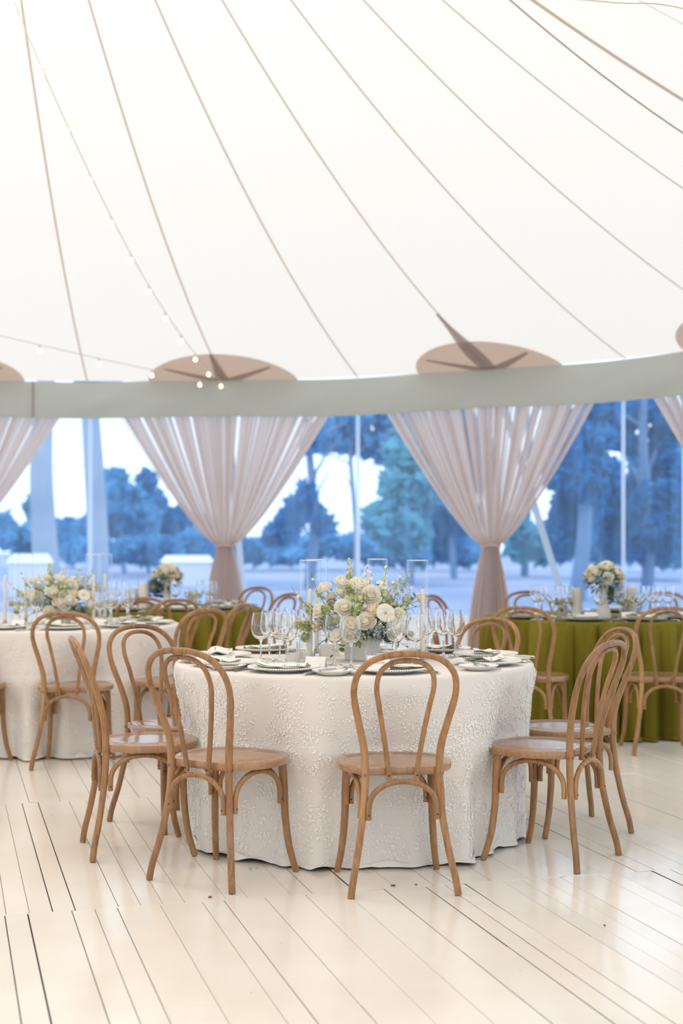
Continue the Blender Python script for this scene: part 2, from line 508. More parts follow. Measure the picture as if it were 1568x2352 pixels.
# clear walls between the poles, one pane each side of a weld seam
wi = 0
pole_s = [(A0+k*DTH)*R0 for k in range(-7, 9)]
edges = [-Q-9, -Q-6, -Q-3, -Q] + [s for s in pole_s if abs(s) < Q-0.3] + [Q, Q+3, Q+6, Q+9]
for a, b_ in zip(edges, edges[1:]):
    wi += 1
    mb = MB().m(M_vinyl)
    def f(u, v):
        s = lerp(a, b_, u); p = perim(s, R0+0.17)
        n_ = (p-Vector((MX, min(p.y, MY), 0))).normalized()
        z = lerp(0.60, 2.76, v)
        return p+n_*(0.012*noise.noise(Vector((s*2.3, z*0.6, 5))))+Vector((0, 0, z))
    mb.grid(f, 14, 18); w = mb.build('window_%d' % wi, kind='structure')
    mb = MB().m(M_vband)
    mb.grid(lambda u, v: perim(lerp(b_-0.022, b_+0.022, u), R0+0.155)+Vector((0, 0, lerp(0.02, 2.76, v))), 1, 2)
    mb.build('weld_seam', w)
    mb = MB().m(M_kick)
    mb.grid(lambda u, v: perim(lerp(a, b_, u), R0+0.17)+Vector((0, 0, lerp(-0.02, 0.60, v))), 8, 1)
    mb.build('kick_panel', w)
# side poles
for n_, k in enumerate((-3, -1, 1, 3, 5, 7)):
    p = arc(A0+k*DTH, R0+0.144)
    mb = MB().m(M_white); mb.tube([p, p+Vector((0, 0, 2.74))], 0.022, 12)
    o = mb.build('tent_pole')
    tag(o, ['white side pole left of the frame behind the far left curtain', 'white side pole hidden in the curtain at the left edge',
            'white side pole inside the gathered curtain left of centre', 'white side pole inside the gathered curtain right of centre',
            'white side pole inside the curtain at the right edge', 'white side pole right of the frame'][n_], 'pole', 'side poles of the tent')
# pale upright by the right-hand window
p = arc(0.84, R0+0.13)
mb = MB().m(M_vband); mb.box(p+Vector((0, 0, 1.37)), (0.07, 0.02, 2.72), -0.84)
o = mb.build('zip_strip'); tag(o, 'pale vertical zip strip on the clear wall near the right edge', 'zip strip')
# guy straps outside
for k, end, lb in ((1, (-0.99, 15.3, -0.12), 'white guy strap running down behind the left gathered curtain'),
                   (3, (2.55, 14.8, -0.12), 'white guy strap slanting down right of the right gathered curtain')):
    p = arc(A0+k*DTH, R0+0.06)+Vector((0, 0, 2.74)); e = Vector(end)
    mb = MB().m(M_white)
    d = (e-p); sd = d.cross(Vector((0, 1, 0))).normalized()
    th = d.cross(sd).normalized()*0.004
    hw = 0.033
    vs = [p-sd*hw-th, p+sd*hw-th, e+sd*hw-th, e-sd*hw-th, p-sd*hw+th, p+sd*hw+th, e+sd*hw+th, e-sd*hw+th]
    mb.add(vs, [(0, 1, 2, 3), (7, 6, 5, 4), (0, 4, 5, 1), (1, 5, 6, 2), (2, 6, 7, 3), (3, 7, 4, 0)])
    st = mb.build('guy_strap', smooth=False); tag(st, lb, 'strap')
    mb = MB().m(M_screw); mb.tube([e+Vector((0, 0, -0.25)), e+Vector((0, 0, 0.12))], 0.018, 8); mb.build('stake', st)

# curtains gathered round each pole
def curtain(k, label, seed, hwl=1.12, hwr=1.12):
    rr = random.Random(seed)
    a0 = A0+k*DTH; s0 = a0*R0
    ZT, ZG = 2.62, 1.235
    ph = [rr.uniform(0, 6.28) for _ in range(8)]
    root = thing('curtain', label, 'curtain', arc(a0, R0), 0, 'sheer curtains gathered at the tent poles')
    base = Vector(root.location)
    def fold(u):
        return 0.5*sin(u*52+ph[0]+1.2*sin(u*5+ph[1]))+0.3*sin(u*83+ph[2])+0.2*sin(u*21+ph[3])
    def width(z):
        if z > ZG: t = (z-ZG)/(ZT-ZG); return 0.075+(1-0.075)*(0.42*t**0.6+0.58*t) if t > 0 else 0.075
        t = (ZG-z)/ZG; return 0.075+0.16*(1-(1-t)**2.2)
    def f(u, v):
        z = lerp(0.0, ZT, v); uu = u*2-1
        w = width(z)
        hw = (hwl if uu < 0 else hwr) if z > ZG else 1.0
        s = s0+uu*w*hw
        amp = 0.042*min(1, 0.35+abs(z-ZG)*1.2)
        dep = fold(uu)*amp + (0.05 if abs(z-ZG) > .03 else 0.06)*sqrt(max(0, 1-uu*uu))
        p = perim(s, R0+0.12-min(dep, .11))
        return p+Vector((0, 0, z))-base
    NU, NV = 220, 46
    for name, v0, v1 in (('upper_drape', ZG/ZT, 1.0), ('lower_drape', 0.0, ZG/ZT)):
        mb = MB().m(M_curtain)
        nv = 30
        mb.grid(lambda u, v: f(u, lerp(v0, v1, v)), NU, nv)
        o = mb.build(name, root)
        me = o.data
        att = me.attributes.new('sheer', 'FLOAT', 'POINT')
        vals = []
        for j in range(nv+1):
            z = lerp(v0, v1, j/nv)*ZT
            for i in range(NU+1):
                uu = i/NU*2-1
                g_ = noise.noise(Vector((uu*17+seed, 0, seed)))*0.6+noise.noise(Vector((uu*41, z*0.25, seed+5)))*0.55
                spread = min(1, max(0, (width(z)-0.12)/0.6))
                val = 0.02+spread*0.75*max(0, min(1, (g_-0.10)*2.6))
                vals.append(min(0.85, val))
        att.data.foreach_set('value', vals)
    mb = MB().m(M_curtain)
    mb.tube([Vector((0.085*cos(t), 0.06+0.085*sin(t), ZG+0.004*sin(3*t))) for t in [2*pi*i/24 for i in range(25)]], 0.011, 6)
    mb.build('tie', root)
    return root
curtain(-1, 'sheer blush curtain swept left at the left edge of the photo', 3)
curtain(1, 'sheer blush curtain gathered to a waist left of the centre flowers', 11)
curtain(3, 'sheer blush curtain gathered to a waist right of the centre flowers', 23)
curtain(5, 'sheer blush curtain just entering at the right edge', 31)

# ------------------------------------------------------------------ floor
FA = radians(15.5)
def fl(u, v, z=0): return Vector((u*cos(FA)-v*sin(FA), u*sin(FA)+v*cos(FA), z))
mb = MB([M_board, M_under]).m(M_board)
tones = []
rf = random.Random(21)
rows = [5.01+2.11*i for i in range(-5, 5)]
for ri, v0 in enumerate(rows):
    v1 = v0+2.11
    u = -8.0+rf.uniform(0, 0.1)
    while u < 9.0:
        w = rf.choice([0.15, 0.15, 0.15, 0.078, 0.078, 0.16])
        gap = rf.choice([0.0009, 0.0014, 0.0022, 0.0036, 0.0045])
        cuts = [v0]
        if rf.random() < 0.45: cuts.append(v0+rf.uniform(0.4, 1.7))
        cuts.append(v1)
        base = rf.uniform(-0.0008, 0.0008)
        for a, b_ in zip(cuts, cuts[1:]):
            cx = (u+w/2); cy = (a+b_)/2; pc = fl(cx, cy)
            inside = (pc.y < MY and abs(pc.x-MX) < R0+0.1) or (pc.y >= MY and (pc-Vector((MX, MY, 0))).length < R0+0.25)
            ye = 0.0012 if b_ < v1 else 0.0022
            tx, ty = rf.uniform(-0.0006, 0.0006), rf.uniform(-0.0010, 0.0010)
            tn = rf.uniform(0.955, 1.0); wm = rf.uniform(-0.008, 0.008)
            if inside and pc.y > -1.5:
                x0, x1 = u+gap/2, u+w-gap/2; y0, y1 = a+ye/2, b_-ye/2
                e_ = 0.0008
                top = [(x0+e_, y0+e_, -tx-ty), (x1-e_, y0+e_, tx-ty), (x1-e_, y1-e_, tx+ty), (x0+e_, y1-e_, -tx+ty)]
                low = [(x0, y0, -0.0018-tx-ty), (x1, y0, -0.0018+tx-ty), (x1, y1, -0.0018+tx+ty), (x0, y1, -0.0018-tx+ty)]
                bot = [(x0, y0, -0.014), (x1, y0, -0.014), (x1, y1, -0.014), (x0, y1, -0.014)]
                vs = [fl(p[0], p[1], base-0.002+p[2]) for p in bot+low+top]
                mb.add(vs, [(0, 1, 5, 4), (1, 2, 6, 5), (2, 3, 7, 6), (3, 0, 4, 7), (4, 5, 9, 8), (5, 6, 10, 9), (6, 7, 11, 10), (7, 4, 8, 11), (8, 9, 10, 11)])
                mb.mi[-9:] = [1, 1, 1, 1, 0, 0, 0, 0, 0]
                tones += [(tn+wm, tn, tn-wm, 1)]*12
        u += w
floor = mb.build('floor', smooth=False, kind='structure')
ca = floor.data.color_attributes.new('tone', 'FLOAT_COLOR', 'POINT')
ca.data.foreach_set('color', [c for t in tones for c in t])
mb = MB().m(M_under)
mb.box((MX, 4.5, -0.05), (13.2, 18.4, 0.06)); mb.build('floor_underlay', floor, smooth=False)

# outside ground
mb = MB().m(M_lawn)
mb.grid(lambda u, v: Vector((lerp(-120, 120, u), lerp(-60, 160, v), -0.16+(0.0 if abs(u-.5) < .1 else 0.0))), 40, 40)
g_ = mb.build('ground', kind='structure')

# ------------------------------------------------------------------ trees
def foliage(mb, c, rad, n, size, rr):
    for _ in range(n):
        while True:
            p = Vector((rr.uniform(-1, 1), rr.uniform(-1, 1), rr.uniform(-1, 1)))
            if p.length < 1: break
        p = p.normalized()*(p.length**0.5)
        q = Vector((c[0]+p.x*rad[0], c[1]+p.y*rad[1], c[2]+p.z*rad[2]))
        a = Vector((rr.gauss(0, 1), rr.gauss(0, 1), rr.gauss(0, 1))).normalized(); b_ = a.orthogonal().normalized()
        s = size*rr.uniform(0.5, 1.2); a *= s; b_ *= s*0.55
        mb.add([q-a, q+b_, q+a, q-b_], [(0, 1, 2, 3)])
def wx(px, d): return (px-784)/3267*d
def wz(py, d): return 1.285-(py-1240)/3267*d
def tree(px, d, trunk_w, lean, trunk_top, blobs, mat, bark, label, seed, cat='tree', name='tree', dens=1.0):
    """blobs: (px, py, half width px, half height px) as seen from the tent, turned into round masses at distance d"""
    rr = random.Random(seed)
    root = thing(name, label, cat, (wx(px, d), d, -0.15), 0, None)
    b0 = root.location
    if trunk_w:
        mb = MB().m(bark)
        top = Vector((wx(px+lean, d), d, wz(trunk_top, d)))-b0
        pts = [top*t+Vector((0.10*sin(t*5+seed), 0, 0)) for t in [i/10 for i in range(11)]]
        w = trunk_w/3267*d/2
        mb.tube(pts, [w*(1.15-0.45*i/10) for i in range(11)], 10)
        for q in range(5 if trunk_w < 30 else 0):
            t = rr.uniform(0.45, 0.95); p = top*t
            e = p+Vector((rr.uniform(-1, 1), rr.uniform(-.6, .6), rr.uniform(.2, .9)))*(d*0.04)
            mb.tube([p, (p+e)/2+Vector((0, 0, 0.1)), e], [w*.4, w*.25, w*.12], 6)
        mb.build('trunk', root)
    mb = MB().m(mat)
    for (bx, by, hw, hh) in blobs:
        c = Vector((wx(bx, d), d+rr.uniform(-1, 1), wz(by, d)))-b0
        rx, rz_ = hw/3267*d, hh/3267*d
        n = int(dens*230*max(0.3, min(3.2, hw*hh/1500.0)))
        for s_ in range(5):   # lumpy clusters
            o = Vector((rr.uniform(-.6, .6)*rx, rr.uniform(-.6, .6)*rx, rr.uniform(-.6, .6)*rz_))
            foliage(mb, c+o, (rx*.62, rx*.55, rz_*.62), n//5, d*0.0072, rr)
    if blobs: mb.build('foliage', root, smooth=False)
    return root
tree(215, 30, 46, -4, 560, [(225, 880, 60, 30)], F_mid, M_barkpale, 'tall bare palm trunk standing alone beyond the left window', 1)
tree(100, 38, 56, 6, 800, [(60, 1170, 30, 30)], F_mid, M_barkpale, 'pale thick trunk beyond the lower left window', 2)
tree(285, 60, 10, 0, 1100, [(268, 1110, 30, 34), (285, 1150, 45, 35), (240, 1195, 50, 50), (295, 1215, 60, 60)], F_blue, M_bark, 'bluish bushy tree with a forked crown left of the gathered curtain', 3)
tree(345, 62, 8, 0, 1120, [(342, 1118, 22, 28), (355, 1165, 50, 45), (380, 1225, 75, 60), (440, 1240, 55, 55)], F_dark, M_bark, 'dark rounded tree just left of the left curtain waist', 4)
tree(150, 70, 0, 0, 0, [(150, 1240, 60, 40), (60, 1250, 60, 42), (200, 1262, 50, 30), (10, 1225, 30, 40)], F_blue, M_bark, 'low blue shrub bank at the far left', 5, 'shrub', 'shrub_bank')
tree(400, 55, 0, 0, 0, [(400, 1262, 60, 34), (470, 1258, 50, 36), (330, 1268, 50, 30), (255, 1270, 50, 28)], F_blue, M_bark, 'low blue shrub bank right of the palm trunk, before the left curtain', 16, 'shrub', 'shrub_bank', dens=1.5)
tree(712, 42, 22, 3, 960, [(670, 1180, 34, 34), (650, 1225, 40, 30), (700, 1160, 26, 40), (730, 1190, 30, 34), (720, 1010, 26, 24)], F_dark, M_bark, 'dark trunk with ragged foliage right of the left curtain', 6)
tree(812, 48, 12, -4, 900, [(850, 995, 70, 40), (790, 975, 55, 45), (885, 1030, 50, 30), (930, 985, 65, 45), (760, 1010, 40, 30)], F_blue, M_barkpale, 'slim pale trunk under a high canopy at the centre window', 7)
tree(935, 46, 18, -6, 960, [(930, 1060, 45, 35), (900, 1110, 55, 45), (960, 1120, 45, 55), (890, 1190, 60, 50), (985, 1050, 40, 40), (960, 1000, 50, 30), (1000, 1110, 45, 50), (940, 1225, 60, 40)], F_mid, M_bark, 'leafy green tree at the right of the centre window', 8)
tree(1040, 52, 14, 3, 960, [(1000, 1170, 40, 40), (1060, 1190, 40, 50), (1010, 1230, 45, 45), (980, 1010, 40, 50), (1020, 960, 50, 40), (1080, 1060, 50, 90)], F_dark, M_bark, 'dark slender tree behind the left edge of the right curtain', 9)
tree(850, 66, 0, 0, 0, [(640, 1262, 70, 28), (760, 1258, 70, 32), (880, 1255, 80, 38), (1000, 1262, 80, 34), (1080, 1262, 60, 34), (560, 1262, 50, 30)], F_blue, M_bark, 'long low hedge closing the view behind the centre flowers', 10, 'hedge', 'hedge')
tree(1210, 56, 16, 0, 940, [(1210, 1240, 40, 40), (1190, 1215, 30, 30), (1250, 1255, 50, 34)], F_mid, M_bark, 'green bush beside the waist of the right curtain', 11)
tree(1330, 34, 34, 10, 900, [(1330, 1000, 70, 50), (1290, 1060, 45, 60), (1370, 1090, 70, 60), (1330, 1170, 50, 60), (1390, 950, 50, 40), (1300, 1240, 50, 50)], F_dark, M_bark, 'dense dark conifer filling the left of the right window', 12, dens=1.6)
tree(1480, 36, 26, 6, 900, [(1470, 940, 60, 40), (1490, 1170, 60, 60), (1440, 1150, 50, 60), (1540, 1100, 50, 80), (1540, 980, 40, 50), (1420, 1230, 60, 50), (1520, 1240, 60, 50), (1450, 1010, 40, 25)], F_dark, M_bark, 'dense dark conifer filling the right of the right window', 13, dens=1.6)
tree(1380, 50, 18, 0, 1000, [(1400, 1250, 90, 42), (1520, 1255, 90, 42), (1380, 1130, 60, 50), (1500, 1080, 70, 60), (1600, 1150, 60, 120)], F_blue, M_bark, 'blue green tree in the gap between the two dark conifers', 14, dens=1.2)
# pale outbuildings
def shed(px, d, w, h, label):
    r_ = thing('shed', label, 'building', (wx(px, d), d, -0.15), 0.1)
    mb = MB().m(M_wall); mb.box((0, 0, h/2), (w, w*0.7, h)); mb.build('wall', r_, smooth=False)
    mb = MB().m(M_tin); zz = h; ww = w*1.12/2; dd = w*0.8/2
    mb.add([(-ww, -dd, zz), (ww, -dd, zz), (ww, dd, zz), (-ww, dd, zz), (-ww*.8, 0, zz+h*.28), (ww*.8, 0, zz+h*.28)],
           [(3, 2, 1, 0), (0, 1, 5, 4), (2, 3, 4, 5), (1, 2, 5), (3, 0, 4)])
    mb.build('roof', r_, smooth=False)
    return r_
shed(70, 36, 1.0, 0.85, 'small pale shed seen low through the far left window')
shed(430, 44, 1.5, 0.75, 'long low pale shed with a white roof beside the left curtain waist')

# ------------------------------------------------------------------ bentwood chair
def make_chair():
    root = thing('bentwood_chair', '', 'chair')
    # back frame: rear legs and the outer hoop are one bent rod
    half = [(0.196, -0.236, 0.0), (0.187, -0.228, 0.06), (0.168, -0.208, 0.15), (0.148, -0.188, 0.27), (0.139, -0.179, 0.36),
            (0.137, -0.177, 0.44), (0.142, -0.181, 0.53), (0.162, -0.201, 0.62), (0.181, -0.226, 0.70), (0.186, -0.246, 0.755),
            (0.172, -0.268, 0.81), (0.130, -0.287, 0.853), (0.068, -0.297, 0.874), (0.0, -0.300, 0.879)]
    pts = half+[(-x, y, z) for x, y, z in reversed(half[:-1])]
    P = catmull(pts, 5)
    mb = MB().m(M_wood)
    rad = [0.0131+0.0012*min(1, max(0, (p.z-0.2)/0.2))*(1 if p.z < 0.5 else max(0, 1-(p.z-0.5)/0.15))-0.0012*(1 if p.z > 0.7 else 0) for p in P]
    mb.tube(P, rad, 14); bf = mb.build('back_frame', root)
    mb = MB().m(M_wood)
    half = [(0.050, -0.190, 0.415), (0.056, -0.192, 0.47), (0.073, -0.204, 0.58), (0.093, -0.225, 0.69), (0.104, -0.245, 0.755),
            (0.094, -0.267, 0.812), (0.056, -0.281, 0.845), (0.0, -0.285, 0.855)]
    P = catmull(half+[(-x, y, z) for x, y, z in reversed(half[:-1])], 6)
    mb.tube(P, 0.0098, 12); ih = mb.build('inner_hoop', root)
    mb = MB().m(M_hole)
    for sx in (-1, 1):
        mb.tube([(sx*0.0515, -0.1985, 0.430), (sx*0.0515, -0.2005, 0.430)], 0.0034, 8)
    mb.build('screw_hole', ih)
    mb = MB().m(M_screw)
    for sx in (-1, 1):
        mb.tube([(sx*0.138, -0.190, 0.432), (sx*0.138, -0.1935, 0.432)], 0.006, 10)
        mb.tube([(sx*0.149, -0.177, 0.432), (sx*0.1535, -0.177, 0.432)], 0.006, 10)
    mb.build('screw', bf)
    # seat
    o = [(0, .212), (.06, .210), (.115, .196), (.160, .168), (.195, .122), (.213, .065), (.217, .01), (.209, -.045), (.190, -.09),
         (.168, -.118), (.160, -.13), (.152, -.158), (.135, -.166), (.07, -.170)]
    full = [Vector((x, y, 0)) for x, y in o]+[Vector((0, -.171, 0))]+[Vector((-x, y, 0)) for x, y in reversed(o[1:])]
    full = catmull(full+[full[0]], 3)[:-1]
    n = len(full)
    def ring(sc, z, cy=0.02): return [Vector((p.x*sc, cy+(p.y-cy)*sc, z)) for p in full]
    rings = [ring(0.93, 0.424), ring(0.985, 0.427), ring(1.0, 0.434), ring(1.0, 0.449), ring(0.99, 0.4545), ring(0.965, 0.457),
             ring(0.862, 0.457), ring(0.852, 0.4545), ring(0.842, 0.4562), ring(0.5, 0.4555)]
    mb = MB().m(M_woodseat)
    vs = [p for r_ in rings for p in r_]
    fs = [(i*n+k, i*n+(k+1) % n, (i+1)*n+(k+1) % n, (i+1)*n+k) for i in range(len(rings)-1) for k in range(n)]
    fs = [tuple(reversed(f)) for f in fs]
    fs += [tuple(range(n)), tuple(reversed([(len(rings)-1)*n+k for k in range(n)]))]
    mb.add(vs, fs)
    mb.f = [list(reversed(f)) for f in mb.f]
    mb.build('seat', root)
    # front legs
    for sx in (-1, 1):
        mb = MB().m(M_wood)
        P = catmull([(sx*0.163, 0.128, 0.428), (sx*0.168, 0.132, 0.33), (sx*0.171, 0.136, 0.22), (sx*0.180, 0.150, 0.10), (sx*0.196, 0.176, 0.0)], 5)
        mb.tube(P, [lerp(0.0168, 0.0125, i/(len(P)-1)) for i in range(len(P))], 12); mb.build('leg', root)
    # arched braces
    def brace(a, b_, top, zl=0.27, r=0.0104, mid=None):
        a, b_ = Vector(a), Vector(b_)
        P = []
        for i in range(25):
            t = i/24
            # straight foot then semicircle
            if t < .12: q = 0; z = lerp(zl, zl+0.03, t/.12)
            elif t > .88: q = 1; z = lerp(zl+0.03, zl, (t-.88)/.12)
            else:
                s_ = (t-.12)/.76; ang = pi*(1-s_); q = 0.5+0.5*cos(ang); z = zl+0.03+(top-zl-0.03)*(sin(ang)**0.8 if sin(ang) > 0 else 0)
            p = a.lerp(b_, q); P.append(Vector((p.x, p.y, z)))
        mb = MB().m(M_wood); mb.tube(P, r, 10)
        bo = mb.build('brace', root)
        h = MB().m(M_hole)
        dd = (b_-a).normalized()
        for e in (a, b_):
            sd = Vector((dd.y, -dd.x, 0))
            h.tube([Vector((e.x, e.y, zl+.018))+sd*(r-0.0005), Vector((e.x, e.y, zl+.018))+sd*(r+0.0008)], 0.003, 6)
        h.build('screw_hole', bo)
    brace((-0.126, -0.196, 0), (0.126, -0.196, 0), 0.408)
    brace((-0.146, 0.136, 0), (0.146, 0.136, 0), 0.412)
    for sx in (-1, 1):
        brace((sx*0.152, -0.160, 0), (sx*0.169, 0.106, 0), 0.412, 0.272)
    return root
chair = Stamp(make_chair)
def place_chair(x, y, fx, fy, label, group):
    rz = atan2(-fx, fy)
    return chair((x, y, 0), rz, label, group)
T1 = (0.055, 6.29, 0.785); T2 = (-1.80, 9.0, 0.77); T3 = (-1.41, 11.15, 0.78); T4 = (1.78, 9.9, 0.80)
G1 = 'bentwood chairs round the near white table'; G2 = 'bentwood chairs round the left white table'
G3 = 'bentwood chairs round the left green table'; G4 = 'bentwood chairs round the right green table'
chairs = [
 (T1, 0.199, 5.358, -0.125, 0.992, 'bentwood chair seen square from behind at the front of the near white table', G1),
 (T1, -0.435, 5.475, 0.54, 0.84, 'bentwood chair turned three-quarters away at the front left of the near white table', G1),
 (T1, -0.82, 5.93, 0.96, 0.275, 'bentwood chair seen edge-on at the left, its back almost a single line', G1),
 (T1, -0.755, 6.47, 0.70, -0.71, 'bentwood chair between the edge-on chair and the near white table, hoop tilted left', G1),
 (T1, 0.825, 5.775, -0.82, 0.57, 'bentwood chair in side view right of the near white table, nearer of two overlapping', G1),
 (T1, 0.99, 6.36, -0.96, -0.275, 'bentwood chair behind the side-view chair at the right, farther of the two overlapping', G1),
 (T1, 0.573, 7.05, -0.68, -0.73, 'bentwood chair behind the near white table on its right, only the arched top showing', G1),
 (T2, -2.18, 8.23, 0.45, 0.89, 'bentwood chair cut off by the left edge, only a leg and seat corner showing', G2),
 (T2, -1.53, 8.165, 0.02, 1.0, 'bentwood chair seen from behind at the left white table', G2),
 (T2, -1.0, 8.45, -0.74, 0.67, 'bentwood chair at the right side of the left white table, wide hoop over green cloth', G2),
 (T2, -0.88, 8.97, -0.93, 0.36, 'bentwood chair seen nearly edge-on before the left green cloth, above the near plates', G2),
 (T3, -1.27, 9.82, -0.55, 0.83, 'bentwood chair before the left green cloth below its white vase', G3),
 (T3, -1.38, 10.16, 0.0, 1.0, 'bentwood chair half hidden behind another, left in front of the left green table', G3),
 (T3, -0.88, 11.8, -0.6, -0.8, 'far bentwood chair right behind the left green table, against the bright window', G3),
 (T3, -0.62, 10.8, -0.8, 0.6, 'far bentwood chair right beside the left green table, above the stemware', G3),
 (T4, 1.175, 8.75, 0.35, 0.94, 'bentwood chair pulled out at the left front of the right green table', G4),
 (T4, 1.94, 8.72, 0.0, 1.0, 'bentwood chair before the right green table, cut by the right edge', G4),
 (T4, 1.47, 10.78, 0.1, -1.0, 'far bentwood chair behind the right green table on its left', G4),
 (T4, 2.32, 10.6, -0.5, -0.85, 'far bentwood chair behind the right green table on its right', G4),
 (T4, 0.90, 10.15, 0.85, -0.5, 'far bentwood chair just right of the tall glass cylinders and centre flowers', G4),
]
for T, x, y, fx, fy, lb, gr in chairs: place_chair(x, y, fx, fy, lb, gr)

# ------------------------------------------------------------------ tables and cloths
ZT_ = 0.75
def make_table(T, label):
    root = thing('round_table', label, 'table', (T[0], T[1], 0), 0, 'round tables under their cloths')
    mb = MB().m(M_woodseat); mb.lathe([(0.0, 0.715), (T[2]-.02, 0.715), (T[2]-.01, 0.725), (T[2]-.012, 0.745), (0.0, 0.745)], 48)
    mb.build('tabletop', root)
    for i in range(4):
        a = pi/4+i*pi/2; p = Vector((0.42*cos(a), 0.42*sin(a), 0))
        mb = MB().m(M_steel); mb.tube([p, p+Vector((0, 0, 0.715))], 0.014, 8); mb.build('leg', root)
def cloth(T, mat, seed, label, group, nfold=15, amp=0.022, velvet=False, applique=0):
    rr = random.Random(seed)
    cx, cy, Rr = T
    ph = [rr.uniform(0, 6.28) for _ in range(8)]
    dents = []; feet = []
    for (TT, x, y, fx, fy, lb, gr) in chairs:
        dx, dy = x-cx, y-cy; dist = sqrt(dx*dx+dy*dy)
        if dist < 1.35:
            l = sqrt(fx*fx+fy*fy)
            for sg_ in (-1, 1):
                qx, qy = dx+fx/l*0.165+sg_*fy/l*0.186, dy+fy/l*0.165-sg_*fx/l*0.186
                rq = sqrt(qx*qx+qy*qy)
                if 0.66 < rq < 1.0: feet.append((atan2(qy, qx), rq-0.05))
            px_, py_ = dx+fx/l*0.212, dy+fy/l*0.212
            rf_ = sqrt(px_*px_+py_*py_); dents.append((atan2(py_, px_), max(min(rf_, dist-0.15)-0.008, Rr-0.10)))
    def fold(a):
        if velvet:
            w = abs(sin(nfold*a/2+ph[0]+0.7*sin(3*a+ph[1])))**0.55
            w2 = abs(sin(nfold*0.81*a/2+ph[2]))**0.6
            return (w*2-1.55)*0.62+(w2*2-1.5)*0.42
        return 0.55*sin(nfold*a+ph[0]+0.8*sin(3*a+ph[1]))+0.3*sin((nfold*1.9)*1.0//1*a+ph[2])+0.25*sin(7*a+ph[3])
    def surf(u, v):
        a = 2*pi*u
        if v < 0.30:
            t = v/0.30; r = (Rr-0.012)*t
            z = ZT_+0.0035+0.0004*sin(9*a)*t
            return Vector((r*cos(a), r*sin(a), z))
        if v < 0.36:
            t = (v-0.30)/0.06*pi/2
            return Vector(((Rr-0.012+0.016*sin(t))*cos(a), (Rr-0.012+0.016*sin(t))*sin(a), ZT_+0.0035-0.018*(1-cos(t))))
        if v < 0.93:
            t = (v-0.36)/0.57; z = lerp(ZT_-0.0145, 0.016, t)
            grow = min(1, t*1.3)**(0.42 if velvet else 0.7)
            r = Rr+0.004+amp*grow*(fold(a)+0.35)+0.018*t
            # sagging drag lines
            r += 0.006*t*noise.noise(Vector((a*6, z*4, seed)))
            lo = max(0, 1-abs(z-0.40)/0.5)
            for (da, dr) in dents:
                dd = (a-da+pi) % (2*pi)-pi
                if abs(dd) < 0.7 and r > dr:
                    k = math.exp(-(dd/0.26)**2*1.4)
                    kz = min(1, max(0, (0.70-z)/0.22))
                    r -= (r-dr)*k*kz
            for (da, dr) in feet:
                dd = (a-da+pi) % (2*pi)-pi
                if abs(dd) < 0.4 and r > dr:
                    r -= (r-dr)*math.exp(-(dd/0.12)**2)*min(1, max(0, (0.46-z)/0.15))
            return Vector((r*cos(a), r*sin(a), z))
        t = (v-0.93)/0.07
        b0 = surf(u, 0.9299); r = sqrt(b0.x**2+b0.y**2)
        out = (0.0+0.05*(0.5+0.5*noise.noise(Vector((cos(a)*3, sin(a)*3, seed)))*2))*t
        for (da, dr) in feet:
            dd = (a-da+pi) % (2*pi)-pi
            out *= 1-0.9*math.exp(-(dd/0.14)**2)
        r += out+0.012*t*sin(31*a+ph[4])*noise.noise(Vector((cos(a)*5, sin(a)*5, 3)))*2
        z = 0.016*(1-t)+0.006+0.02*sin(pi*t)*max(0, sin(23*a+ph[5])+0.3*sin(41*a))+0.012*t*max(0, noise.noise(Vector((cos(a)*9, sin(a)*9, 1))))*2
        return Vector((r*cos(a), r*sin(a), max(0.004, z)))
    mb = MB().m(mat); NU = 400
    def sg(u, v): return surf(u, v)
    # uneven rows: dense in the hanging part
    rows_ = [0.0, 0.1, 0.2, 0.28, 0.30, 0.315, 0.33, 0.345, 0.36]+[0.36+0.57*i/34 for i in range(1, 35)]+[0.93+0.07*i/7 for i in range(1, 8)]
    vs = [surf(i/NU, v) for v in rows_ for i in range(NU)]
    fs = [(j*NU+i, (j+1)*NU+i, (j+1)*NU+(i+1) % NU, j*NU+(i+1) % NU) for j in range(len(rows_)-1) for i in range(NU)]
    mb.add(vs, fs)
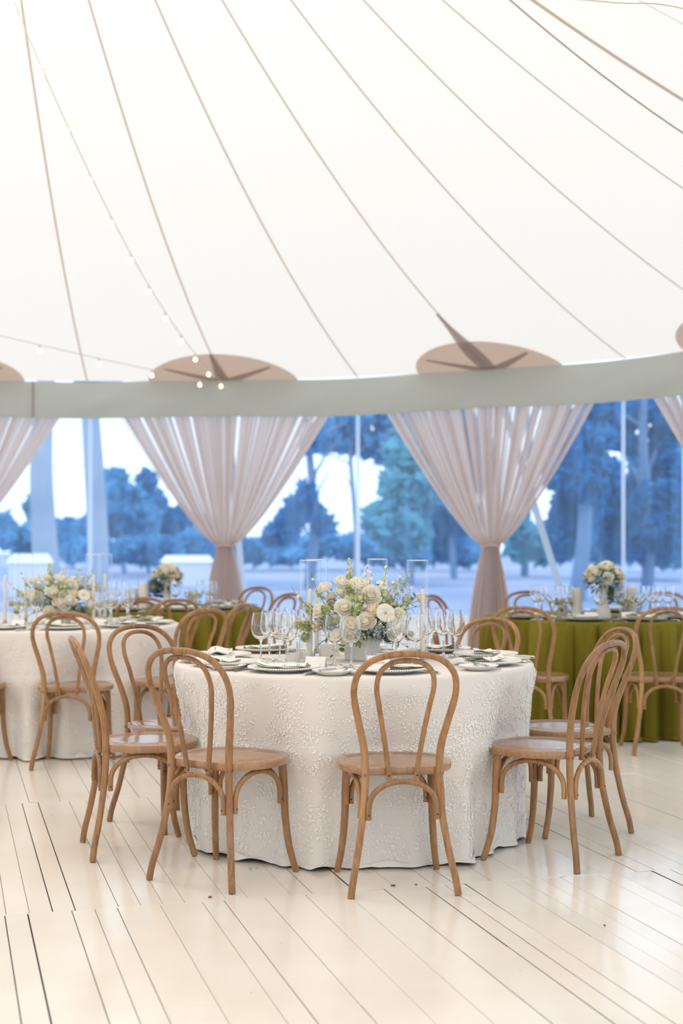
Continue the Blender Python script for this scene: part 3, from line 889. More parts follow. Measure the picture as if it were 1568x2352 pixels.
    if applique:
        mb.m(M_leafapp)
        def at(u, v):
            p = surf(u, v); du = surf(u+0.001, v)-p; dv = surf(u, v+0.004)-p
            n_ = du.cross(dv)
            n_ = n_.normalized() if n_.length > 1e-9 else Vector((cos(2*pi*u), sin(2*pi*u), 0))
            if n_.dot(Vector((p.x, p.y, 0.3))) < 0: n_ = -n_
            return p, n_
        for _ in range(applique):
            a = rr.uniform(0, 1); v = rr.uniform(0.385, 0.915)
            aw = a*2*pi
            # only the half that can be seen from the tent floor in front
            if sin(aw) > 0.55: continue
            d = rr.uniform(0, 6.28); cur = rr.uniform(-1.4, 1.4)
            L = rr.randint(3, 6); step = 0.019
            pu, pv = a, v; pts = []
            for q in range(L+1):
                if pv > 0.925 or pv < 0.37: break
                p, n_ = at(pu, pv)
                pts.append(p+n_*0.0004)
                if q:
                    fwd = (pts[-1]-pts[-2]); fwd = fwd.normalized() if fwd.length > 1e-6 else Vector((0, 0, 1))
                    side = n_.cross(fwd).normalized()
                    for sgn in ((-1, 1) if q < L else (-1, 0, 1)):
                        dr = (fwd*(0.75 if sgn else 1)+side*sgn*0.75).normalized(); sp = n_.cross(dr)
                        ln = rr.uniform(0.009, 0.0135); wd = ln*0.34
                        b0 = p+dr*0.003+n_*0.0012
                        lift = n_*rr.uniform(0.0006, 0.0026)
                        mb.add([b0, b0+dr*ln*0.5+sp*wd+n_*0.001, b0+dr*ln+lift, b0+dr*ln*0.5-sp*wd+n_*0.001, b0+dr*ln*.5+n_*0.0028], [(0, 1, 4), (1, 2, 4), (2, 3, 4), (3, 0, 4)])
                d += cur*0.35
                pu += cos(d)*step/(2*pi*Rr); pv += sin(d)*step/1.29
            if len(pts) > 1: mb.tube(pts, 0.0007, 3, cap=False)
    o = mb.build('tablecloth')
    o.location = (cx, cy, 0)
    tag(o, label, 'tablecloth', group)
    return o
make_table(T1, 'round table hidden under the near white floral cloth')
make_table(T2, 'round table hidden under the left white cloth')
make_table(T3, 'round table hidden under the left green velvet cloth')
make_table(T4, 'round table hidden under the right green velvet cloth')
cloth(T1, M_cloth, 4, 'white floor-length cloth with raised leaf sprays on the near round table', 'white embroidered cloths', 14, 0.050, applique=1700)
cloth(T2, M_cloth, 9, 'white embroidered cloth on the farther round table at the left', 'white embroidered cloths', 13, 0.024, applique=900)
cloth(T3, M_velvet, 14, 'olive green velvet cloth on the far left table', 'green velvet cloths', 30, 0.085, True)
cloth(T4, M_velvet, 18, 'olive green velvet cloth on the right hand table', 'green velvet cloths', 33, 0.085, True)
ZC = 0.7545   # top surface of the cloths

# ------------------------------------------------------------------ tableware builders
def make_glass():
    root = thing('wine_glass', '', 'wine glass')
    mb = MB().m(M_glass)
    outer = [(0.0, 0.0), (0.034, 0.0), (0.036, 0.0012), (0.030, 0.003), (0.012, 0.006), (0.005, 0.012), (0.0038, 0.03), (0.0036, 0.07), (0.0045, 0.088), (0.010, 0.094),
             (0.022, 0.102), (0.034, 0.115), (0.0415, 0.132), (0.0435, 0.148), (0.042, 0.168), (0.0385, 0.19), (0.0345, 0.214)]
    inner = [(0.0338, 0.2145), (0.0333, 0.214), (0.0373, 0.19), (0.0408, 0.168), (0.0422, 0.148), (0.0402, 0.133), (0.0328, 0.1165), (0.021, 0.104), (0.010, 0.0975), (0.0, 0.0965)]
    k = 7
    base = outer[:10]; bowl = outer[9:]+inner
    mb.lathe(outer+inner, 28); mb.build('bowl', root)
    return root
glass = Stamp(make_glass)
def make_cyl():
    root = thing('glass_cylinder', '', 'candle cylinder')
    mb = MB().m(M_thin)
    mb.lathe([(0.0, 0.0), (0.047, 0.0), (0.0485, 0.002), (0.0485, 0.440)], 40)
    mb.build('tube', root)
    mb = MB().m(M_glass)
    mb.tube([(0.0475*cos(a), 0.0475*sin(a), 0.4395) for a in [2*pi*i/40 for i in range(41)]], 0.0019, 6, cap=False); mb.build('rim', root)
    return root
cyl = Stamp(make_cyl)
def make_taper():
    root = thing('taper_candle', '', 'candle')
    mb = MB().m(M_wax); mb.lathe([(0.0, 0.0), (0.0115, 0.0), (0.0105, 0.15), (0.0090, 0.285), (0.0075, 0.298), (0.003, 0.306), (0.0, 0.307)], 14); mb.build('wax', root)
    mb = MB().m(M_wick); mb.tube([(0, 0, 0.305), (0.0006, 0, 0.318)], 0.0009, 5); mb.build('wick', root)
    mb = MB().m(M_glass); mb.lathe([(0.0, -0.001), (0.026, -0.001), (0.026, 0.004), (0.0135, 0.006), (0.0135, 0.022), (0.0118, 0.022), (0.0118, 0.008), (0, 0.008)], 16); mb.build('holder', root)
    return root
taper = Stamp(make_taper)
def make_pillar():
    root = thing('pillar_candle', '', 'candle')
    mb = MB().m(M_wax); mb.lathe([(0.0, 0.008), (0.036, 0.008), (0.036, 0.196), (0.033, 0.2), (0.026, 0.197), (0.0, 0.194)], 24); mb.build('wax', root)
    mb = MB().m(M_wick); mb.tube([(0, 0, 0.194), (0.001, 0, 0.206)], 0.0012, 5); mb.build('wick', root)
    mb = MB().m(M_thin); mb.lathe([(0.0, 0.0), (0.046, 0.0), (0.048, 0.002), (0.048, 0.27)], 28); mb.build('glass_sleeve', root)
    return root
pillar = Stamp(make_pillar)
def make_votive():
    root = thing('votive', '', 'candle holder')
    mb = MB().m(M_thin); mb.lathe([(0.0, 0.0), (0.026, 0.0), (0.029, 0.004), (0.034, 0.075), (0.0332, 0.0755), (0.0332, 0.073)], 24); mb.build('cup', root)
    mb = MB().m(M_wax); mb.lathe([(0.0, 0.0085), (0.024, 0.0085), (0.0265, 0.04), (0.0, 0.0405)], 20); mb.build('wax', root)
    mb = MB().m(M_wick); mb.tube([(0, 0, 0.04), (0, 0, 0.049)], 0.0008, 5); mb.build('wick', root)
    return root
votive = Stamp(make_votive)
def plate_maker(mat, name, cat, R_, beads):
    def mk():
        root = thing(name, '', cat)
        mb = MB().m(mat)
        prof_ = [(0.0, 0.0), (0.55*R_, 0.0), (0.60*R_, 0.003), (0.98*R_, 0.018), (R_, 0.020), (0.985*R_, 0.0215), (0.66*R_, 0.008), (0.60*R_, 0.0055), (0.0, 0.005)]
        mb.lathe(prof_, 56); mb.build('dish', root)
        if beads:
            mb = MB().m(mat)
            nb = 90
            for i in range(nb):
                a = 2*pi*i/nb
                mb.ball((0.985*R_*cos(a), 0.985*R_*sin(a), 0.0190), 0.0046, 6)
            mb.build('beaded_rim', root)
        return root
    return Stamp(mk)
plate = plate_maker(M_china, 'dinner_plate', 'plate', 0.145, True)
darkplate = plate_maker(M_charger, 'charger_plate', 'plate', 0.155, True)
bread = plate_maker(M_china, 'bread_plate', 'plate', 0.082, False)
def leaf_sprig(mb, surf, rr, n, L=0.012):
    for _ in range(n):
        x, y = rr.uniform(-0.9, 0.9), rr.uniform(-0.9, 0.9); d = rr.uniform(0, 6.28)
        for q in range(5):
            x += cos(d)*0.13; y += sin(d)*0.085; d += rr.uniform(-.5, .5)
            if abs(x) > .95 or abs(y) > .93: break
            for sg_ in (-1, 1):
                dd = d+sg_*0.9
                a = (x, y); tip = (x+cos(dd)*0.12, y+sin(dd)*0.10)
                m1 = (x+cos(dd)*0.07-sin(dd)*.045, y+sin(dd)*0.05+cos(dd)*.025); m2 = (x+cos(dd)*0.07+sin(dd)*.045, y+sin(dd)*0.05-cos(dd)*.025)
                if max(abs(tip[0]), abs(tip[1])) > 0.98: continue
                mb.add([surf(*a), surf(*m1), surf(*tip), surf(*m2)], [(0, 1, 2, 3)])
            # stem piece
            mb.add([surf(x-sin(d)*.008, y+cos(d)*.006), surf(x+sin(d)*.008, y-cos(d)*.006), surf(x-cos(d)*.13, y-sin(d)*.085)], [(0, 1, 2)])
def napkin_maker(seed):
    def mk():
        rr = random.Random(seed)
        root = thing('napkin', '', 'napkin')
        hx, hy = 0.048, 0.105
        for lay in range(3):
            z0 = 0.004+lay*0.006
            sc = 1-0.02*lay; bx = rr.uniform(-.01, .01)
            s1, s2 = rr.uniform(0, 6), rr.uniform(0, 6)
            def sf(x, y, lift=0.0):
                z = z0+0.006*max(0, sin(2.2*y+s1))+0.004*sin(3*x+s2)*(0.4+abs(y))+0.010*abs(y)**3*(1 if y > 0 else .4)
                pinch = 1-0.28*math.exp(-((y+0.1)/0.35)**2)*(lay == 2)
                return Vector((bx+x*hx*sc*pinch*(1+.12*y), y*hy*sc, z+lift+0.004*(lay == 2)*(1-x*x)))
            mb = MB().m(M_napkin)
            mb.grid(lambda u, v: sf(u*2-1, v*2-1), 14, 24)
            mb.grid(lambda u, v: sf(1-u*2, v*2-1, -0.0022), 14, 24)
            mb.m(M_print)
            leaf_sprig(mb, lambda x, y: sf(x, y, 0.0008), rr, 7 if lay == 2 else 3)
            mb.m(M_hem)
            for xx in (-1, 1): mb.tube([sf(xx, i/16*2-1, -0.001) for i in range(17)], 0.0009, 4)
            for yy in (-1, 1): mb.tube([sf(i/8*2-1, yy, -0.001) for i in range(9)], 0.0009, 4)
            mb.build('fold', root)
        return root
    return Stamp(mk)
naps = [napkin_maker(3), napkin_maker(8)]
def make_fork():
    root = thing('fork', '', 'fork')
    mb = MB().m(M_steel)
    mb.grid(lambda u, v: Vector(((u-.5)*interp([(0, .012), (.3, .016), (.45, .006), (.65, .006), (.75, .022), (.85, .026), (1, .024)], v), lerp(-.1, .045, v), 0.003+0.009*sin(pi*min(1, v*1.0))*.6)), 4, 30)
    mb.grid(lambda u, v: Vector(((.5-u)*interp([(0, .012), (.3, .016), (.45, .006), (.65, .006), (.75, .022), (.85, .026), (1, .024)], v), lerp(-.1, .045, v), 0.0012+0.009*sin(pi*min(1, v*1.0))*.6)), 4, 30)
    mb.build('handle', root)
    mb = MB().m(M_steel)
    for i in range(4):
        x = (i-1.5)*0.0066
        mb.tube([(x, 0.042, 0.003), (x, 0.07, 0.002), (x, 0.098, 0.006)], [0.002, 0.0018, 0.001], 6)
    mb.build('tines', root)
    return root
fork = Stamp(make_fork)
def make_knife():
    root = thing('knife', '', 'knife')
    mb = MB().m(M_steel); mb.tube([(0, -.11, .005), (0, -.06, .0055), (0, -.01, .0045)], [.006, .0065, .0045], 8); mb.build('handle', root)
    mb = MB().m(M_steel)
    pts = [(-.004, -.01), (-.009, .03), (-.0095, .08), (-.004, .108), (.004, .112), (.006, .09), (.005, .03), (.004, -.01)]
    n = len(pts); mb.add([(x, y, .0045) for x, y in pts]+[(x, y, .003) for x, y in pts], [tuple(range(n-1, -1, -1)), tuple(range(n, 2*n))]+[(i, (i+1) % n, n+(i+1) % n, n+i) for i in range(n)])
    mb.build('blade', root, smooth=False)
    return root
knife = Stamp(make_knife)
def make_card():
    root = thing('place_card', '', 'place card')
    mb = MB().m(M_card)
    w, h, d = 0.044, 0.052, 0.020
    for s in (-1, 1):
        mb.add([(-w, s*d, 0), (w, s*d, 0), (w, 0, h), (-w, 0, h)], [(0, 1, 2, 3)])
        mb.add([(-w, s*d*.96, 0), (w, s*d*.96, 0), (w, 0, h-.001), (-w, 0, h-.001)], [(3, 2, 1, 0)])
    mb.build('card', root, smooth=False)
    cu = bpy.data.curves.new('name_text', 'FONT'); cu.body = 'Nicole'; cu.size = 0.017; cu.align_x = 'CENTER'; cu.shear = 0.45
    cu.extrude = 0.0001; cu.offset = -0.0002
    cu.materials.append(M_ink)
    tmp = bpy.data.objects.new('tmp_text', cu); COL.objects.link(tmp)
    bpy.context.view_layer.update()
    me = bpy.data.meshes.new_from_object(tmp.evaluated_get(bpy.context.evaluated_depsgraph_get()))
    bpy.data.objects.remove(tmp)
    t = bpy.data.objects.new('handwriting', me); COL.objects.link(t); t.parent = root
    t.location = (0, -0.0125, 0.0215); t.rotation_euler = (math.atan2(h, d), 0, 0)
    return root
card_named = Stamp(make_card)
def make_blank():
    r = make_card()
    for ch in list(r.children):
        if ch.name.startswith('handwriting'): bpy.data.objects.remove(ch)
    return r
card = Stamp(make_blank)

# ------------------------------------------------------------------ near table settings
def pol(T, az, r, off=0.0):
    """az degrees measured from the side facing the camera, positive to the right"""
    a = radians(az); ux, uy = sin(a), -cos(a)          # outward
    tx, ty = cos(a), sin(a)                            # to the right of a person looking outward... i.e. counterclockwise
    return T[0]+ux*r+tx*off, T[1]+uy*r+ty*off
settings = [(13, 'nearest the camera on the near table'), (-28, 'at the near table\'s front left'),
            (-62, 'at the near table\'s left, nearer'), (-100, 'at the near table\'s left, farther'), (-138, 'at the near table\'s back left'),
            (66, 'at the near table\'s right, nearer'), (104, 'at the near table\'s right, farther'), (138, 'at the near table\'s back right'), (178, 'at the near table\'s back, behind flowers')]
rs = random.Random(5)
for i, (az, wh) in enumerate(settings):
    a = radians(az); x, y = pol(T1, az, 0.615)
    z1 = ZC
    plate((x, y, z1), a, 'ivory dinner plate with beaded rim '+wh, 'ivory dinner plates on the near table')
    nr = a+rs.choice([pi/2, pi/2+.25, pi/2-.2])
    if i == 0: nx, ny = x+0.06, y+0.0
    else: nx, ny = x, y
    naps[i % 2]((nx, ny, z1+0.0065), nr, 'leaf-printed white napkin on the plate '+wh, 'leaf-printed napkins on the near table')
    if az in (13, -28, -62, 66, 104):
        bx, by = pol(T1, az, 0.66, -0.245 if az > -60 else -0.22)
        bread((bx, by, ZC), 0, 'small ivory bread plate by the setting '+wh, 'bread plates on the near table')
        fx_, fy_ = bx+0.02*cos(a), by+0.01
        knife((fx_, fy_, ZC+0.0185), a-0.95, 'butter knife on the bread plate '+wh, 'butter knives on the near table')
    for off, st, nm in ((-0.165, fork, 'fork left of'), (0.168, knife, 'knife right of')):
        px_, py_ = pol(T1, az, 0.63, off)
        st((px_, py_, ZC), a, 'steel '+nm+' the dinner plate '+wh, 'cutlery on the near table')
card_named((0.145, 5.60, ZC+0.022), 0.08, 'white tent card lettered Nicole standing on the near dinner plate', 'place cards on the near table')
card((-0.105, 5.83, ZC), -0.35, 'blank cream tent card standing between the front plates', 'place cards on the near table')
card((-0.055, 6.52, ZC), 0.3, 'cream tent card half hidden behind the tall taper cylinder', 'place cards on the near table')
gl = [(-.085, -.26, 'tall wine glass left of the ribbed pot, left of the middle pair'), (-.015, -.37, 'wine glass left of the ribbed pot, right of the middle pair'),
      (-.405, -.11, 'leftmost wine glass on the near table'), (-.375, .03, 'wine glass just behind the leftmost one'),
      (-.285, -.23, 'wine glass in front in the left cluster, beside the votive'), (-.325, -.06, 'wine glass in the middle of the left cluster'), (-.255, .12, 'wine glass at the back right of the left cluster'),
      (.175, -.27, 'wine glass right of the ribbed pot before the white roses'), (.262, -.20, 'wine glass in front of the right glass cylinder'),
      (.41, .20, 'wine glass right of the right cylinder, left of the right pair'), (.455, .10, 'rightmost wine glass on the near table'),
      (.365, .33, 'wine glass behind the right pair'), (.33, .22, 'wine glass close behind the right glass cylinder'), (-.02, .44, 'wine glass behind the flowers near the back plate'), (-.34, .34, 'wine glass at the back left by the back left plate')]
for x, y, lb in gl: glass((T1[0]+x, T1[1]+y, ZC), rs.uniform(0, 6), lb, 'wine glasses on the near table')
for x, y, cx_, cy_, lb in ((-.195, .04, 0.0, 0.0, 'left front'), (-.168, .27, .0, .0, 'left back'), (.115, .42, .0, .0, 'back, behind the blossoms'), (.283, .03, .022, .0, 'right')):
    cyl((T1[0]+x, T1[1]+y, ZC), 0, 'tall clear glass cylinder at the '+lb+' of the near centrepiece', 'tall glass cylinders on the near table')
    taper((T1[0]+x+cx_, T1[1]+y+cy_, ZC+0.0075), 0, 'ivory taper candle inside the '+lb+' cylinder of the near centrepiece', 'taper candles on the near table')
votive((T1[0]-.268, T1[1]-.12, ZC), 0, 'clear votive with white wax right of the left stemware', 'votives on the near table')
votive((T1[0]+.075, T1[1]-.26, ZC), 0, 'clear votive in front of the ribbed pot, partly behind the chair hoop', 'votives on the near table')
votive((T1[0]-.215, T1[1]-.055, ZC), 0, 'clear votive tucked beside the left front taper cylinder', 'votives on the near table')

# ------------------------------------------------------------------ flowers
def leaf(mb, p, d, up, L, W, curl=0.3):
    d = d.normalized(); s = d.cross(up)
    s = s.normalized() if s.length > 1e-6 else d.orthogonal().normalized(); n_ = s.cross(d)
    vs = []; prof_ = [(0, .06), (.25, .75), (.5, 1), (.75, .7), (1, .02)]
    for t, w in prof_:
        c = p+d*L*t-n_*curl*L*t*t*.6
        vs += [c-s*W*w*.5+n_*W*.12*w, c, c+s*W*w*.5+n_*W*.12*w]
    fs = []
    for i in range(4):
        for k in range(2): fs.append((i*3+k, i*3+k+1, (i+1)*3+k+1, (i+1)*3+k))
    mb.add(vs, fs)
def rotto(d):
    d = Vector(d).normalized()
    return d.to_track_quat('Z', 'Y').to_matrix().to_4x4()
def rose(mb, c, d, R_, mat, rr, core=None, open_=1.0):
    mb.M = Matrix.Translation(c) @ rotto(d) @ Matrix.Rotation(rr.uniform(0, 6.28), 4, 'Z')
    mb.m(mat)
    layers = [(0.26, 3, .74, 1.25), (0.42, 4, .76, 1.05), (0.64, 5, .66, .92), (0.86, 5, .44, .95), (1.0, 5, .12, .90)]
    mb.ball((0, 0, .10*R_), .40*R_, 8)
    for li, (rf_, n, hf, sp) in enumerate(layers):
        for k in range(n):
            a0 = 2*pi*(k+0.37*li)/n+rr.uniform(-.2, .2); wob = rr.uniform(.88, 1.10); hj = rr.uniform(.85, 1.12)
            r = R_*rf_*wob*.93; p1 = rr.uniform(0, 6.28); tilt = rr.uniform(-.25, .25); opn = li/4
            def f(u, v):
                uu = (u-.5)*2
                a = a0+uu*sp*(0.40+0.60*v)*(1-.25*v*v*v)
                rad = r*(0.16+0.84*sin(min(1, v*1.12)*pi/2)**.9)*(1-.05*uu*uu*v)
                if li < 2: rad *= 1-.35*max(0, v-.6)
                curl = max(0, v-.7)/.3
                rad += R_*.07*curl*opn*open_+R_*.035*opn*v*v*sin(3.1*uu+p1)
                z = R_*(-.34+(hf*hj+.34)*(v**1.1)*(1-.14*uu*uu*v)+.10*tilt*uu*v*(1+opn)-.08*curl*curl*opn+.035*opn*v*v*cos(4.3*uu+p1))
                return Vector((rad*cos(a), rad*sin(a), z))
            mb.grid(f, 8, 6)
    if core:
        mb.m(core)
        for k in range(8):
            a = rr.uniform(0, 6.28); q = rr.uniform(0, .12)*R_
            mb.ball((q*cos(a), q*sin(a), .62*R_), .07*R_, 5)
    mb.M = Matrix.Identity(4)
def open_flower(mb, c, d, R_, mat, core, rr):
    mb.M = Matrix.Translation(c) @ rotto(d) @ Matrix.Rotation(rr.uniform(0, 6.28), 4, 'Z')
    mb.m(mat)
    for lay in range(2):
        for k in range(6):
            a0 = 2*pi*(k+.5*lay)/6
            mb.grid(lambda u, v: Vector((R_*v*(1-.1*lay)*cos(a0+(u-.5)*1.35*(.3+.7*v)), R_*v*(1-.1*lay)*sin(a0+(u-.5)*1.35*(.3+.7*v)), R_*(.42*v**.6-.18*v*v+.06*sin(9*u)*v+.05*lay))), 6, 5)
    mb.m(core); mb.ball((0, 0, .14*R_), .17*R_, 7)
    mb.M = Matrix.Identity(4)
def floret(mb, c, d, r, mat, rr, n=4):
    R_ = rotto(d); c = Vector(c); off = rr.uniform(0, 6)
    mb.m(mat); vs = [c]; fs = []
    for k in range(n):
        a = off+2*pi*k/n
        for da, q, z in ((-.55, .7, .1), (0, 1.0, .18), (.55, .7, .1)):
            vs.append(c+R_.to_3x3() @ Vector((r*q*cos(a+da), r*q*sin(a+da), z*r)))
        o = 1+3*k; fs.append((0, o, o+1, o+2))
    mb.add(vs, fs)
def hydrangea(mb, c, R_, mats, rr, n=70):
    for _ in range(n):
        d = Vector((rr.gauss(0, 1), rr.gauss(0, 1), rr.gauss(0, 1)+.3)).normalized()
        p = Vector(c)+Vector((d.x*R_, d.y*R_, d.z*R_*.8))*rr.uniform(.88, 1.05)
        floret(mb, p, d+Vector((rr.gauss(0, .2), rr.gauss(0, .2), rr.gauss(0, .2))), R_*rr.uniform(.19, .26), rr.choice(mats), rr)
    mb.m(G_dark); mb.ball(c, R_*.78, 10, (1, 1, .8))
def stemline(a, b_, bend, rr):
    a, b_ = Vector(a), Vector(b_)
    m_ = (a+b_)/2+Vector(bend)
    return [a*(1-t)**2+m_*2*t*(1-t)+b_*t*t for t in [i/8 for i in range(9)]]
def spike(mb, a, b_, mats, rr, r=0.014, start=.4, n=26, bend=(0, 0, 0), fl_=.009, stem=True):
    P = stemline(a, b_, bend, rr)
    if stem: mb.m(G_stem); mb.tube(P, [lerp(.0022, .001, i/8) for i in range(9)], 5)
    for i in range(n):
        t = start+(1-start)*i/n; k = t*8; j = min(7, int(k)); p = P[j].lerp(P[j+1], k-j)
        rad = r*(1.1-.75*(t-start)/(1-start)); ang = i*2.4
        ax = (P[8]-P[4]).normalized(); o = ax.orthogonal().normalized(); o2 = ax.cross(o)
        d = (o*cos(ang)+o2*sin(ang))+ax*.35
        floret(mb, p+d*rad, d, 1.5*fl_*(1.15-.6*(t-start)/(1-start))*rr.uniform(.8, 1.2), rr.choice(mats), rr, 5)
def leafstem(mb, a, b_, rr, mat, n=7, L=.03, W=.013, bend=(0, 0, 0), buds=None):
    P = stemline(a, b_, bend, rr)
    mb.m(G_stem); mb.tube(P, [lerp(.0020, .0008, i/8) for i in range(9)], 5)
    mb.m(mat)
    for i in range(n):
        t = .3+.7*i/(n-1); k = t*8; j = min(7, int(k)); p = P[j].lerp(P[j+1], k-j)
        ax = (P[j+1]-P[j]).normalized(); o = ax.orthogonal().normalized(); o2 = ax.cross(o); ang = i*2.1+rr.uniform(-.4, .4)
        d = (o*cos(ang)+o2*sin(ang))*.8+ax*.6
        leaf(mb, p, d, Vector((0, 0, 1)), L*rr.uniform(.7, 1.1), W*rr.uniform(.8, 1.1), rr.uniform(.1, .6))
    if buds:
        for i in range(6):
            t = rr.uniform(.55, 1); k = t*8; j = min(7, int(k)); p = P[j].lerp(P[j+1], k-j)+Vector((rr.gauss(0, .008), rr.gauss(0, .008), rr.gauss(0, .008)))
            mb.m(buds); mb.ball(p, rr.uniform(.003, .006), 6)
def cloudlet(mb, c, R_, mats, rr, n=40, fl_=.007):
    c = Vector(c)
    for _ in range(n):
        d = Vector((rr.gauss(0, 1), rr.gauss(0, 1), rr.gauss(0, 1))).normalized()
        p = c+d*R_*rr.uniform(.4, 1.0)
        floret(mb, p, d, fl_*rr.uniform(.7, 1.3), rr.choice(mats), rr, 5)
def ribbed_pot(root):
    mb = MB().m(M_ceramic)
    mb.lathe([(0.0, 0.0), (.066, 0.0), (.070, .004), (.072, .050), (.078, .060), (.094, .085), (.102, .120), (.099, .121), (.090, .086), (.070, .060), (0, .055)], 96, rib=lambda a, z: .012*abs(sin(24*a)))
    return mb.build('pot', root)

def centrepiece(T, seed, label, exact=True):
    rr = random.Random(seed)
    root = thing('flower_arrangement', label, 'flowers', (T[0]+.03, T[1], ZC), 0, 'white and lilac centrepieces on the white tables')
    ribbed_pot(root)
    # coordinates: x, z in metres as seen from the front; y = depth (negative = towards the camera)
    s = 522.0; X0 = 784+(T1[0]+.03)*s; Z0 = 1240-(ZC-1.285)*s
    def V(px, py, y=0.0):
        k = (T1[1]+y)/T1[1]
        return Vector(((px-784)/s*k-(T1[0]+.03), y, ((Z0-py)/s if y == 0 else (1.285-(py-1240)/s*k)-ZC)))
    def base(): return Vector((rr.uniform(-.04, .04), rr.uniform(-.04, .04), .10))
    roses = [(745, 1352, -.02, 21, P_white), (784, 1338, -.02, 21, P_white), (823, 1345, -.06, 25, P_white), (781, 1361, -.04, 17, P_white), (761, 1372, .0, 17, P_white),
             (734, 1403, -.08, 23, P_white), (790, 1397, -.11, 27, P_white), (806, 1438, -.15, 27, P_cream), (852, 1368, -.10, 26, P_white), (857, 1405, -.13, 26, P_cream),
             (840, 1428, -.16, 27, P_white), (906, 1442, -.14, 26, P_white), (920, 1440, -.10, 24, P_white), (915, 1412, -.08, 20, P_white), (966, 1378, .10, 20, P_cream), (776, 1462, -.13, 20, P_white),
             (683, 1435, .02, 13, P_cream), (800, 1470, -.12, 16, P_white)]
    for px, py, y, r, mt in roses:
        mb = MB(); c = V(px, py, y); d = Vector((c.x*3.2, -0.62, .45+c.z*.8)) + Vector((rr.gauss(0, .35), rr.gauss(0, .12), rr.gauss(0, .30)))
        rose(mb, c, d, r/s*rr.uniform(.84, .98), mt, rr, P_pale if rr.random() < .5 else None)
        mb.m(G_stem); mb.tube(stemline(base(), c-d.normalized()*r/s*.3, (0, 0, .03), rr), .0017, 5)
        mb.build('rose', root)
    mb = MB(); open_flower(mb, V(884, 1410, -.16), (0.35, -1, .35), 22/s, P_white, P_yel, rr); mb.build('open_bloom', root)
    mb = MB(); open_flower(mb, V(876, 1345, -.02), (0.3, -.5, .8), 14/s, P_white, P_pale, rr); mb.build('open_bloom', root)
    for c, R_, ms in ((V(866, 1455, -.13), .042, [P_blue, P_blue, P_pale]), (V(893, 1466, -.10), .034, [P_pale, P_lime, P_blue]), (V(840, 1462, -.12), .032, [P_pale, P_pale, P_blue]), (V(752, 1440, -.03), .035, [P_pale, P_lilac])):
        mb = MB(); hydrangea(mb, c, R_, ms, rr, 80); mb.build('hydrangea', root)
    for tip, y, ms, r, bend, n in (((803, 1284), .02, [P_lime, P_green, P_lime, P_lilac], .018, (-.01, 0, 0), 60), ((845, 1298), .0, [P_lilac, P_white], .022, (0, 0, 0), 34), ((853, 1312), -.03, [P_lilac, P_white], .020, (.01, 0, 0), 26),
                           ((889, 1298), -.05, [P_lime, P_white, P_white], .014, (.02, 0, -.02), 18), ((924, 1318), .0, [P_lime, P_lilac, P_green], .016, (.04, 0, -.03), 28), ((910, 1330), .03, [P_lilac, P_lilac, P_white], .020, (.02, 0, 0), 30),
                           ((944, 1306), .02, [P_green, P_lilac], .010, (.05, 0, -.04), 18), ((947, 1345), .04, [P_lilac, P_white], .012, (.05, 0, -.04), 22), ((712, 1313), .03, [P_cream, P_green], .008, (-.06, 0, -.02), 9),
                           ((668, 1348), .02, [P_cream, P_green], .006, (-.06, 0, -.04), 10), ((770, 1325), .05, [P_lilac, P_pale], .01, (0, 0, 0), 14), ((720, 1400), .0, [P_lilac, P_green, P_cream], .018, (-.03, 0, -.02), 26), ((700, 1385), .03, [P_pale, P_lime, P_lilac], .02, (-.03, 0, -.03), 34)):
        mb = MB(); spike(mb, base(), V(tip[0], tip[1], y), ms, rr, r, .5, n, bend); mb.build('flower_spike', root)
    for px, py, y, R_, ms in ((818, 1400, -.13, .030, [P_lime, P_green, P_pale]), (826, 1376, -.11, .030, [P_lime, P_pale, P_green]), (835, 1400, -.12, .028, [P_pale, P_lilac, P_green]), (748, 1400, -.10, .020, [P_lime, P_green]), (802, 1375, -.08, .022, [P_lime, P_pale]),
                              (700, 1440, .02, .026, [P_lime, P_pale, P_green]), (710, 1400, .04, .024, [P_pale, P_lime]), (925, 1400, .0, .026, [P_pale, P_green, P_lime]), (880, 1365, -.05, .026, [P_pale, P_lime]), (726, 1440, .0, .03, [P_pale, P_lilac, P_cream]),
                              (770, 1420, -.06, .032, [P_lilac, P_green, P_pale]), (935, 1378, .03, .022, [P_pale, P_lilac]), (752, 1425, -.06, .026, [P_green, P_lilac]), (700, 1465, .03, .022, [P_pale, P_green]), (760, 1390, -.02, .026, [P_lilac, P_green]), (900, 1385, -.02, .03, [P_pale, P_green, P_lilac]), (940, 1460, -.03, .022, [P_green, P_lilac])):
        mb = MB(); cloudlet(mb, V(px, py, y), R_*1.1, ms, rr, 75, .0085); mb.build('filler_cluster', root)
